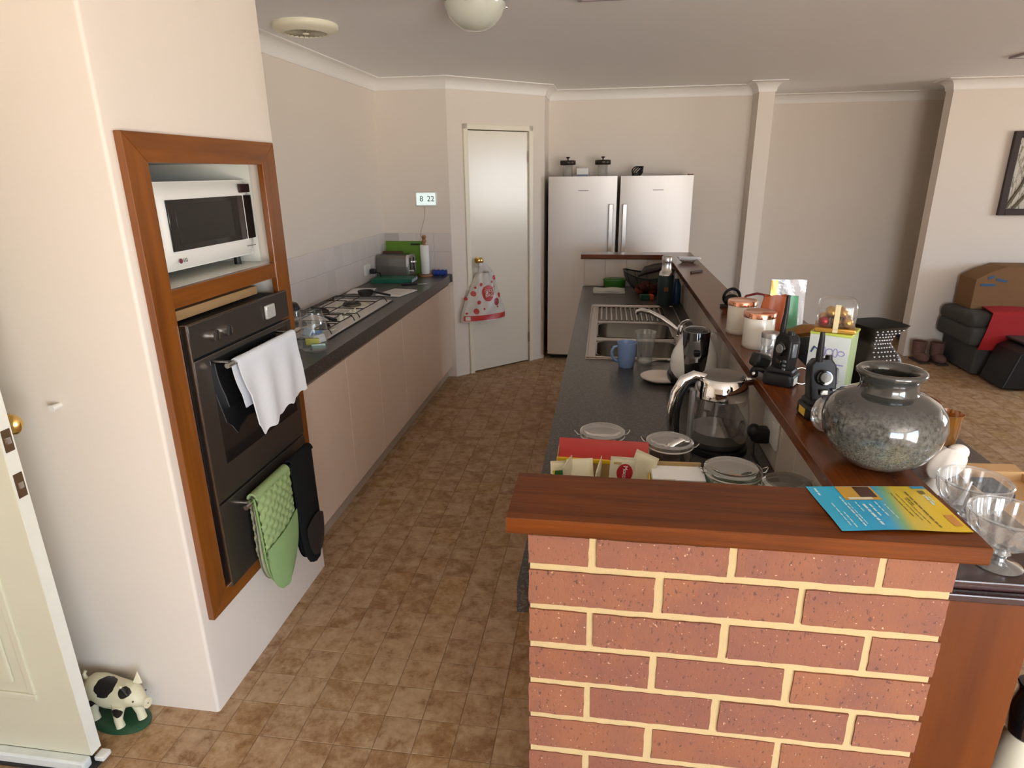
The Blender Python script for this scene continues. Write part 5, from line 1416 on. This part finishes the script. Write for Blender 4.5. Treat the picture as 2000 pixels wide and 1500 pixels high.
# ================================================================== THINGS ON THE BOOKCASE TOP
# pouches behind the candles
th = thing('orange_pouch', (.706, 1.335, zc), 'orange and red snack pouch slumped behind the nearer candle', 'pouch')
ORG = mat('orange_film', (.52, .12, .035, 1), .3, var=.3, vscale=10)
g = G(); g.grid(lambda u, v: ((.046*(1-.15*v))*math.cos(2*PI*u)+.016*v*v, .026*(1-.6*v)*math.sin(2*PI*u)+.01*v, .148*v*(1+.03*math.sin(6*PI*u))), 26, 12, closeu=True)
g.lathe([(0, .0), (.03, .001)], seg=20); g.build('pouch_film', ORG, th, ang=80, recalc=True)
th = thing('green_pouch', (.790, 1.42, ZS), 'translucent green pouch above the orange one', 'pouch')
g = G(); g.grid(lambda u, v: (.046*(1-.1*v)*math.cos(2*PI*u)-.012*v, .018*(1-.7*v)*math.sin(2*PI*u), .235*v), 24, 10, closeu=True); g.build('pouch_film', mat('green_film', (.16, .50, .28, 1), .3, var=.2, vscale=15), th, ang=80, recalc=True)
th = thing('gold_packet', (.812, 1.30, ZS), 'brown and gold packet lying on a black box behind the nearer radio', 'packet', rz=-.2)
g = G(); g.grid(lambda u, v: (-.055+.11*u, -.05+.10*v, .125+.020*math.sin(PI*u)*math.sin(PI*v)+.025*u), 14, 10); g.solidify(.018); g.build('packet_film', mat('gold_film', (.30, .13, .03, 1), .28, .4, var=.5, vscale=14), th, ang=80, recalc=True)
th = thing('black_case', (.812, 1.30, ZS), 'small black case under the gold packet', 'case', rz=-.2)
G().box(-.050, -.048, 0, .050, .048, .104, .006).build('case_body', BLACKM, th)
G().box(-.051, -.049, .060, .051, .049, .063).build('seam', BLACKP, th)
# silver pouch
th = thing('foil_pouch', (.835, 1.62, ZS), 'shiny silver foil pouch with a gold strip standing on the bookcase', 'pouch', rz=.05)
x = N('foil_silver'); x.b.inputs['Base Color'].default_value = (.80, .80, .84, 1); x.b.inputs['Metallic'].default_value = .4; x.b.inputs['Roughness'].default_value = .35
x.bump(x.noise(28, 3, .6), .8, .006); FOIL = x.done()
def pch(u, v, s=1):
    a = 2*u-1
    return (.070*a*(1-.04*v), s*(.030*(1-v)**.8*(1-a*a*.8)+.001)+.004*math.sin(9*u+7*v), .262*v)
g = G(); g.grid(lambda u, v: pch(u, v, -1), 22, 20); g.grid(lambda u, v: pch(u, v, 1), 22, 20); g.build('foil', FOIL, th, ang=50, recalc=True)
g = G(); g.grid(lambda u, v: (pch(.0+.2*u, .35+.64*v, -1)[0], pch(.2*u, .35+.64*v, -1)[1]-.0012, pch(.2*u, .35+.64*v)[2]), 6, 14); g.build('gold_strip', mat('foil_gold', (.62, .40, .10, 1), .25, .7), th, ang=50, recalc=True)
# tall white and green box, chocolate box on it
th = thing('gift_box', (.826, 1.03, ZS), 'tall white and pale green box standing on the bookcase', 'box', rz=-.52)
GB = mat('pale_green_card', (.44, .55, .28, 1), .4); WB = mat('box_white_card', (.66, .70, .66, 1), .35)
G().box(-.056, -.060, 0, .056, .060, .196, .002).build('box_body', GB, th)
G().box(-.0560, -.0612, .0, .0560, -.0595, .196).build('front_panel', WB, th, smooth=False)
G().box(-.058, -.062, .196, .058, .062, .204, .002).build('lid', mat('lime_card', (.55, .62, .10, 1), .4), th)
VIO = mat('violet_print', (.34, .30, .56, 1), .5)
for (px_, w_, h_) in ((-.012, .004, .030), (.004, .010, .022), (.020, .006, .026), (.036, .009, .014)):
    G().tube([(px_+w_*math.cos(a), -.0615, .146+h_/2*math.sin(a)) for a in [2*PI*k/14 for k in range(14)]], .0016, 5, closed=True).build('print_doodle', VIO, th)
G().box(-.052, -.0618, .108, .046, -.0608, .112).build('print_bar', VIO, th, smooth=False)
G().box(-.052, -.0618, .060, .046, -.0608, .062).build('print_bar', mat('grey_print', (.36, .38, .38, 1), .5), th, smooth=False)
g = G(); g.tube([(-.048, -.0615, .140), (-.040, -.0615, .158), (-.028, -.0615, .150), (-.030, -.0615, .134)], .003, 6); g.build('print_swirl', mat('print_navy', (.05, .09, .20, 1), .5), th)
th = thing('chocolate_box', (.822, 1.03, ZS+.204), 'clear domed box of gold-wrapped chocolates on top of the green box', 'box', rz=-.30)
G().box(-.056, -.056, 0, .056, .056, .014, .004).build('tray', mat('gold_tray', (.50, .26, .04, 1), .3, .5), th)
g = G(); g.box(-.054, -.054, .012, .054, .054, .098, .022, 4); g.build('clear_lid', PLASTC, th)
GF = mat('gold_foil', (.62, .34, .08, 1), .25, .85, bump=.8, bscale=90, bdist=.004); RF = mat('red_foil', (.42, .02, .02, 1), .3, .6)
random.seed(3)
for i in range(3):
    for j in range(3):
        G().ball((-.032+.032*i, -.032+.032*j, .030), .0155, 12).build('wrapped_chocolate', RF if (i, j) == (0, 0) else GF, th)
for i in range(2):
    for j in range(2): G().ball((-.016+.032*i, -.016+.032*j, .054), .0155, 12).build('wrapped_chocolate', GF, th)
G().box(-.007, -.0575, .010, .007, -.0545, .086).box(-.007, -.0575, .002, .007, -.0545, .012).build('ribbon', mat('ribbon_cream', (.72, .60, .34, 1), .4), th, smooth=False)
# tall dark woven-look vase
th = thing('tall_vase', (.982, 1.13, ZS), 'tall square flared black vase with a silver studded face', 'vase', rz=.35)
def sq(u, k=5.0):
    a = 2*PI*u; c_, s_ = math.cos(a), math.sin(a)
    r = (abs(c_)**k+abs(s_)**k)**(-1/k); return r*c_, r*s_
def vr(v): return .060+.012*math.sin(PI*min(1, v*1.4))-.022*math.exp(-((v-.72)/.18)**2)+.016*max(0, v-.85)/.15
def tv(u, v):
    cx_, cy_ = sq(u); return (vr(v)*cx_, vr(v)*cy_, .205*v)
g = G(); g.grid(tv, 40, 20, closeu=True); g.lathe([(0, .001), (.058, .001)], seg=24); g.build('vase_wall', mat('dark_brown_lacquer', (.016, .011, .007, 1), .4, var=.4, vscale=40), th, ang=60, recalc=True)
g = G(); g.grid(lambda u, v: tuple(a*.93 for a in tv(u, .86+.14*v)[:2])+(.176+.028*v,), 40, 3, closeu=True); g.build('mouth', BLACKM, th, ang=60)
g = G(); b = g.bm
for j in range(17):
    for i in range(7):
        u = .625+.25*(i+.5+.25*(j % 2))/7.6; v = .03+.94*j/16.5
        for (uu) in (u,):
            p = Vector(tv(uu, v)); nrm = Vector((p.x, p.y, 0)).normalized()
            g.ball(p+nrm*.0006, (.0042, .0042, .0040), 8)
studs = g.build('studded_face', mat('stud_silver', (.42, .42, .44, 1), .2, .9), th); studs['kind'] = 'stuff'
# teal glass near the radio
th = thing('teal_glass', (.778, .705, ZS), 'small teal glass dish between the gift box and the round vase', 'dish')
TEAL = glass('teal_tint', tint=(.05, .45, .50, 1), lo=.12, hi=.7, body=.55, bodyc=(.02, .22, .25, 1))
G().lathe([(0, .004), (.020, .004), (.024, .02), (.030, .095), (.033, .118), (.031, .118), (.027, .09), (.018, .012), (0, .010)], seg=28).build('dish', TEAL, th)
# dessert bowls
FLU = lambda a, z: .035*math.cos(16*a)
def dessert(x_, y_, lb):
    th = thing('dessert_glass', (x_, y_, ZS), lb, 'dessert glass', 'fluted dessert glasses')
    G().lathe([(0, 0), (.036, 0), (.038, .002), (.030, .006), (.012, .012), (.010, .018)], seg=36).build('foot', GLASSB, th)
    G().lathe([(.010, .016), (.012, .022), (.016, .026), (.012, .032), (.011, .036)], seg=24).build('stem', GLASSB, th)
    G().lathe([(.008, .036), (.030, .042), (.048, .056), (.058, .078), (.061, .100)], seg=96, flute=FLU).build('bowl', GLASSB, th, ang=60)
    G().lathe([(.058, .099), (.0615, .101), (.0625, .104), (.0605, .106), (.058, .104)], seg=48).build('rim', GLASSB, th)
dessert(.828, .098, 'fluted clear dessert glass nearest the bar corner')
dessert(.836, .225, 'fluted clear dessert glass behind the first one')
# shell-like pale ornament with teal band
th = thing('shell_ornament', (.846, .372, ZS), 'pale pink and white shell ornament beside the round vase', 'ornament')
SHM = mat('shell_glaze', (.82, .75, .68, 1), .35, var=.12, vscale=25)
g = G(); g.grid(lambda u, v: ((.016+.030*math.sin(PI*v)**.8)*(1+.10*math.cos(14*PI*u))*math.cos(2*PI*u)+.022*v, (.013+.022*math.sin(PI*v)**.8)*math.sin(2*PI*u), .040+.085*v), 56, 16, closeu=True); g.build('shell', SHM, th, ang=60, recalc=True)
g = G(); g.ball((.036, 0, .112), (.026, .018, .022), 18); g.build('crest', SHM, th)
G().lathe([(0, 0), (.034, 0), (.036, .008), (.020, .030), (.016, .045)], seg=28).build('foot', SHM, th)
g = G(); g.grid(lambda u, v: (.04-.03*v+.02*u, -.045-.03*v, .004+.05*u*(1-v)), 8, 10); g.solidify(.004); g.build('tail_fan', mat('shell_white', (.82, .84, .84, 1), .3), th, recalc=True, ang=80)
th_orn = bpy.data.objects['shell_ornament']; th_orn.scale = (.85, .85, .85)
th = thing('teal_dish', (.800, .470, ZS), 'teal glass bowl half hidden behind the round vase', 'dish')
G().lathe([(0, .003), (.028, .003), (.044, .02), (.053, .055), (.050, .055), (.04, .022), (0, .008)], seg=32).build('bowl', glass('pale_teal', tint=(.45, .75, .80, 1), lo=.15, hi=.7, body=.5, bodyc=(.22, .50, .56, 1)), th)
th = thing('amber_glass', (.985, .640, ZS), 'amber glass tumbler behind the round vase', 'glass')
G().lathe([(0, .004), (.026, .004), (.030, .03), (.033, .082), (.0355, .088), (.034, .088), (.031, .08), (.026, .010), (0, .01)], seg=28).build('tumbler', glass('amber_tint', tint=(.75, .40, .06, 1), lo=.1, hi=.6, body=.6, bodyc=(.50, .22, .02, 1)), th)
# open cardboard tray
th = thing('cardboard_tray', (.985, .310, ZS), 'shallow open cardboard tray at the right edge of the bookcase', 'cardboard tray', rz=.05)
G().box(-.065, -.13, 0, .080, .13, .004).build('tray_floor', CARD, th, smooth=False)
G().box(-.065, -.13, 0, -.062, .13, .022).build('tray_side', CARD, th, smooth=False)
G().box(.077, -.13, 0, .080, .13, .022).build('tray_side', CARD, th, smooth=False)
G().box(-.065, .127, 0, .080, .130, .026).build('tray_side', CARD, th, smooth=False)
G().box(-.065, -.13, 0, .080, -.127, .020).build('tray_side', CARD, th, smooth=False)
g = G(); g.grid(lambda u, v: (-.062+.14*u, .128+.03*v, .026+.004*v), 4, 4); g.solidify(.003); g.build('flap', CARD, th, recalc=True)
G().box(-.050, .02, .004, .0, .10, .026, .006).build('navy_fabric', mat('navy_fabric', (.02, .035, .06, 1), .8), th)

# tall vase on the floor beside the bookcase (only its edge is in view)
th = thing('floor_vase', (.985, .135, 0), 'black-necked cream vase on the floor beside the bookcase', 'vase')
G().lathe([(0, 0), (.045, 0), (.050, .02), (.055, .30), (.052, .52), (.042, .60), (.030, .635)], seg=28).build('body', mat('vase_cream', (.62, .58, .46, 1), .3), th)
G().lathe([(.030, .634), (.034, .640), (.036, .70), (.030, .735), (.034, .75), (.030, .752), (0, .745)], seg=28).build('neck', BLACKG, th)

# ================================================================== DINING SIDE
th = thing('storage_ottoman', (3.75, 4.98, 0), 'dark grey upholstered ottoman against the far right wall', 'ottoman')
GRY = mat('charcoal_fabric', (.060, .058, .054, 1), .9, var=.15, vscale=18, bump=.3, bscale=300)
o = th.location
G(o).box(3.28, 4.74, .01, 4.7, 5.29, .26, .02, 3).build('base', GRY, th)
G(o).box(3.20, 4.72, .26, 4.72, 5.30, .42, .04, 4).build('lower_cushion', GRY, th)
G(o).box(3.20, 4.76, .40, 4.72, 5.30, .53, .05, 4).build('upper_cushion', GRY, th)
th = thing('cardboard_box', (3.95, 5.12, .53), 'large brown cardboard box with blue tape on the grey ottoman', 'cardboard box')
o = th.location
g = G(o); g.prism([(3.30, .53), (4.60, .53), (4.60, .84), (4.48, .90), (3.52, .90), (3.40, .85), (3.30, .79)], 5.00, 5.27, axis=1, bev=.004); g.build('carton', mat('dark_cardboard', rgb(126, 92, 56), .85, var=.04, vscale=6), th)
BT = mat('blue_tape', (.03, .10, .22, 1), .4)
for (x0, z0, x1, z1, a) in ((3.345, .735, 3.46, .75, 0), (3.455, .775, 3.545, .79, -.22), (3.39, .80, 3.44, .815, .4)):
    G(o).box(-(x1-x0)/2, -.002, -.010, (x1-x0)/2, .0, .010, mtx=T((x0+x1)/2, 4.999, (z0+z1)/2) @ RY(-a)).build('tape_strip', BT, th, smooth=False)
th = thing('red_blanket', (3.70, 4.80, .50), 'bright red cloth draped over the front of the grey ottoman', 'blanket')
o = th.location
def rb(u, v):
    x_ = 3.40+.95*u-.14*v*(1-u)
    if v < .4: return (x_, 5.02-.28*v/.4, .548+.006*math.sin(9*u))
    k = (v-.4)/.6
    return (x_, 4.735-.045*math.sin(k*PI/2)-.012*math.sin(12*u)*k, .545-.30*k*(1-.25*u)-.01*math.sin(7*u)*k)
g = G(o); g.grid(rb, 30, 20); g.solidify(.008); g.build('cloth', mat('red_cloth', (.34, .006, .008, 1), .85, var=.1, vscale=8), th, ang=80, recalc=True)
th = thing('black_crate', (3.72, 4.40, 0), 'black plastic crate with grey latches in front of the ottoman', 'crate')
o = th.location
g = G(o); g.prism([(3.30, .02), (4.3, .02), (4.3, .36), (3.48, .36), (3.38, .31)], 4.32, 4.66, axis=1, bev=.01); g.build('crate_body', BLACKP, th)
for z in (.10, .24): G(o).box(3.58, 4.305, z, 4.2, 4.325, z+.03, .004).build('grey_bar', mat('crate_grey', (.14, .14, .14, 1), .5) if z < .2 else MATS['crate_grey'], th)
G(o).box(3.47, 4.308, .04, 3.55, 4.324, .16, .006).build('latch', MATS['crate_grey'], th)
G(o).box(3.50, 4.308, .24, 3.55, 4.324, .29, .006).build('latch', MATS['crate_grey'], th)
G(o).box(3.44, 4.31, .36, 4.3, 4.67, .382, .01).build('lid', mat('crate_lid', (.03, .03, .032, 1), .5), th)
BOOT = mat('pink_suede', (.15, .075, .060, 1), .9, var=.45, vscale=22)
for i, (x_, y_, rz) in enumerate(((3.05, 5.17, .10), (3.185, 5.13, .05))):
    th = thing('slipper_boot', (x_, y_, 0), ['brown and pink slipper boot nearest the wall corner', 'brown and pink slipper boot nearest the ottoman'][i], 'boot', 'pair of slipper boots', rz=rz)
    G().lathe([(.052, .06), (.055, .10), (.058, .165), (.062, .180), (.058, .186), (.048, .182), (.045, .10)], c=(0, .03, 0), seg=22).build('shaft', BOOT, th)
    g = G(); g.ball((0, -.02, .045), (.050, .105, .046), 18); g.build('foot', BOOT, th)
    g = G(); g.box(-.050, -.115, 0, .050, .09, .016, .007); g.build('sole', mat('sole_brown', (.05, .03, .025, 1), .8) if i == 0 else MATS['sole_brown'], th)
# framed picture
th = thing('framed_picture', (3.86, YR-.001, 1.64), 'dark framed picture of pale branches on the right wall', 'picture')
FRM = mat('dark_frame', (.028, .012, .010, 1), .35)
o = th.location
px0, px1, pz0, pz1 = 3.515, 4.22, 1.305, 1.995
for a in ((px0, pz0, px0+.055, pz1), (px1-.055, pz0, px1, pz1), (px0+.055, pz0, px1-.055, pz0+.055), (px0+.055, pz1-.055, px1-.055, pz1)):
    G(o).box(a[0], YR-.035, a[1], a[2], YR-.001, a[3], .004).build('frame_side', FRM, th)
x = N('branch_print')
n1 = x.noise(6, 5, .6, stretch=(1.2, 1, .9)); n2 = x.noise(10, 4, .6, stretch=(3, 1, .6))
x.l(x.mix(x.ramp(n2, [(.46, (0, 0, 0)), (.50, (1, 1, 1)), (.56, (0, 0, 0))]), x.mix(n1, (.50, .46, .36, 1), (.66, .62, .54, 1)), (.14, .12, .075, 1)), x.b.inputs['Base Color'])
G(o).box(px0+.05, YR-.016, pz0+.05, px1-.05, YR-.006, pz1-.05).build('print', x.done(), th, smooth=False)
MB = mat('branch_ink', (.16, .14, .09, 1), .7)
for k, pts in enumerate(([(3.575, 1.37), (3.61, 1.45), (3.66, 1.56), (3.70, 1.70), (3.73, 1.93)], [(3.63, 1.36), (3.67, 1.42), (3.74, 1.52), (3.86, 1.60)], [(3.80, 1.36), (3.86, 1.5), (3.97, 1.66), (4.1, 1.75)])):
    G(o).tube([(a, YR-.017, b) for a, b in pts], [.016, .014, .012, .009, .006][:len(pts)], 6).build('painted_branch', MB, th)
# dark blue case in the hall
th = thing('navy_bag', (3.36, 5.88, 0), 'dark navy bag on the floor of the hall behind the nib', 'bag')
G().box(-.20, -.12, 0, .20, .12, .20, .05, 4).build('bag_body', mat('navy_canvas', (.012, .018, .032, 1), .8), th)
G().tube([(-.12, -.02, .18), (-.08, -.03, .26), (.06, -.03, .27), (.12, -.02, .18)], .012, 8).build('carry_handle', mat('grey_webbing', (.25, .26, .28, 1), .8), th)

# ================================================================== CEILING FITTINGS
th = thing('ceiling_vent', (-1.385, 2.36, ZC), 'round cream exhaust vent in the kitchen ceiling', 'vent')
VC = mat('vent_cream', (.78, .74, .58, 1), .4)
G().lathe([(.158, 0), (.160, -.012), (.152, -.026), (.128, -.032), (.118, -.040), (.104, -.042), (.100, -.036), (.100, -.020)], seg=48).build('rim', VC, th, recalc=True)
for k in range(24):
    a = 2*PI*k/24
    G().box(.012, -.0022, -.040, .102, .0022, -.030, mtx=RZ(a)).build('grille_slat', mat('vent_grille', (.42, .38, .28, 1), .5) if k == 0 else MATS['vent_grille'], th, smooth=False)
for r in (.035, .06, .085): G().tube([(r*math.cos(a), r*math.sin(a), -.036) for a in [2*PI*k/36 for k in range(36)]], .002, 6, closed=True).build('grille_ring', MATS['vent_grille'], th)
G().lathe([(0, -.046), (.014, -.045), (.018, -.038), (.014, -.030)], seg=20).build('grille_boss', VC, th)
G().lathe([(.0, -.018), (.100, -.018)], seg=36).build('fan_recess', BLACKM, th)
th = thing('ceiling_light', (-.470, 2.05, ZC), 'round frosted glass ceiling light with chrome clips', 'light')
x = N('frosted_glass'); x.b.inputs['Base Color'].default_value = (.60, .62, .54, 1); x.b.inputs['Roughness'].default_value = .18; x.b.inputs['Coat Weight'].default_value = .6; x.b.inputs['Coat Roughness'].default_value = .05
FG = x.done()
G().lathe([(.112, 0), (.114, -.014), (.108, -.018), (0, -.018)], seg=40).build('ceiling_plate', WHITEP, th, recalc=True)
G().lathe([(.128, -.014), (.132, -.018), (.130, -.028), (.114, -.066), (.084, -.098), (.044, -.118), (0, -.123)], seg=48).build('glass_bowl', FG, th, recalc=True)
for k in range(3):
    a = 2*PI*k/3+.45
    G().box(.112, -.008, -.034, .140, .008, -.006, .003, mtx=RZ(a)).build('clip', CHROME, th)
    G().ball((.140*math.cos(a), .140*math.sin(a), -.022), .009, 10).build('clip_knob', CHROME, th)
for nm, x_, y_, w, lb in (('ceiling_grille', .075, 2.02, .11, 'square ceiling grille at the top edge above the bar'), ('ceiling_grille', 2.90, 4.10, .12, 'small ceiling grille over the dining side at the right edge')):
    th = thing(nm, (x_, y_, ZC), lb, 'vent')
    for a in ((-w, -w, -w+.02, w), (w-.02, -w, w, w), (-w+.02, -w, w-.02, -w+.02), (-w+.02, w-.02, w-.02, w)):
        G().box(a[0], a[1], -.014, a[2], a[3], 0, .003).build('frame_side', mat('grille_mauve', (.40, .33, .35, 1), .5) if 'grille_mauve' not in MATS else MATS['grille_mauve'], th)
    for k in range(6):
        y0 = -w+.03+k*(2*w-.06)/5
        G().box(-w+.02, y0-.006, -.011, w-.02, y0+.006, -.003, mtx=None).build('louvre', WHITEP, th, smooth=False)
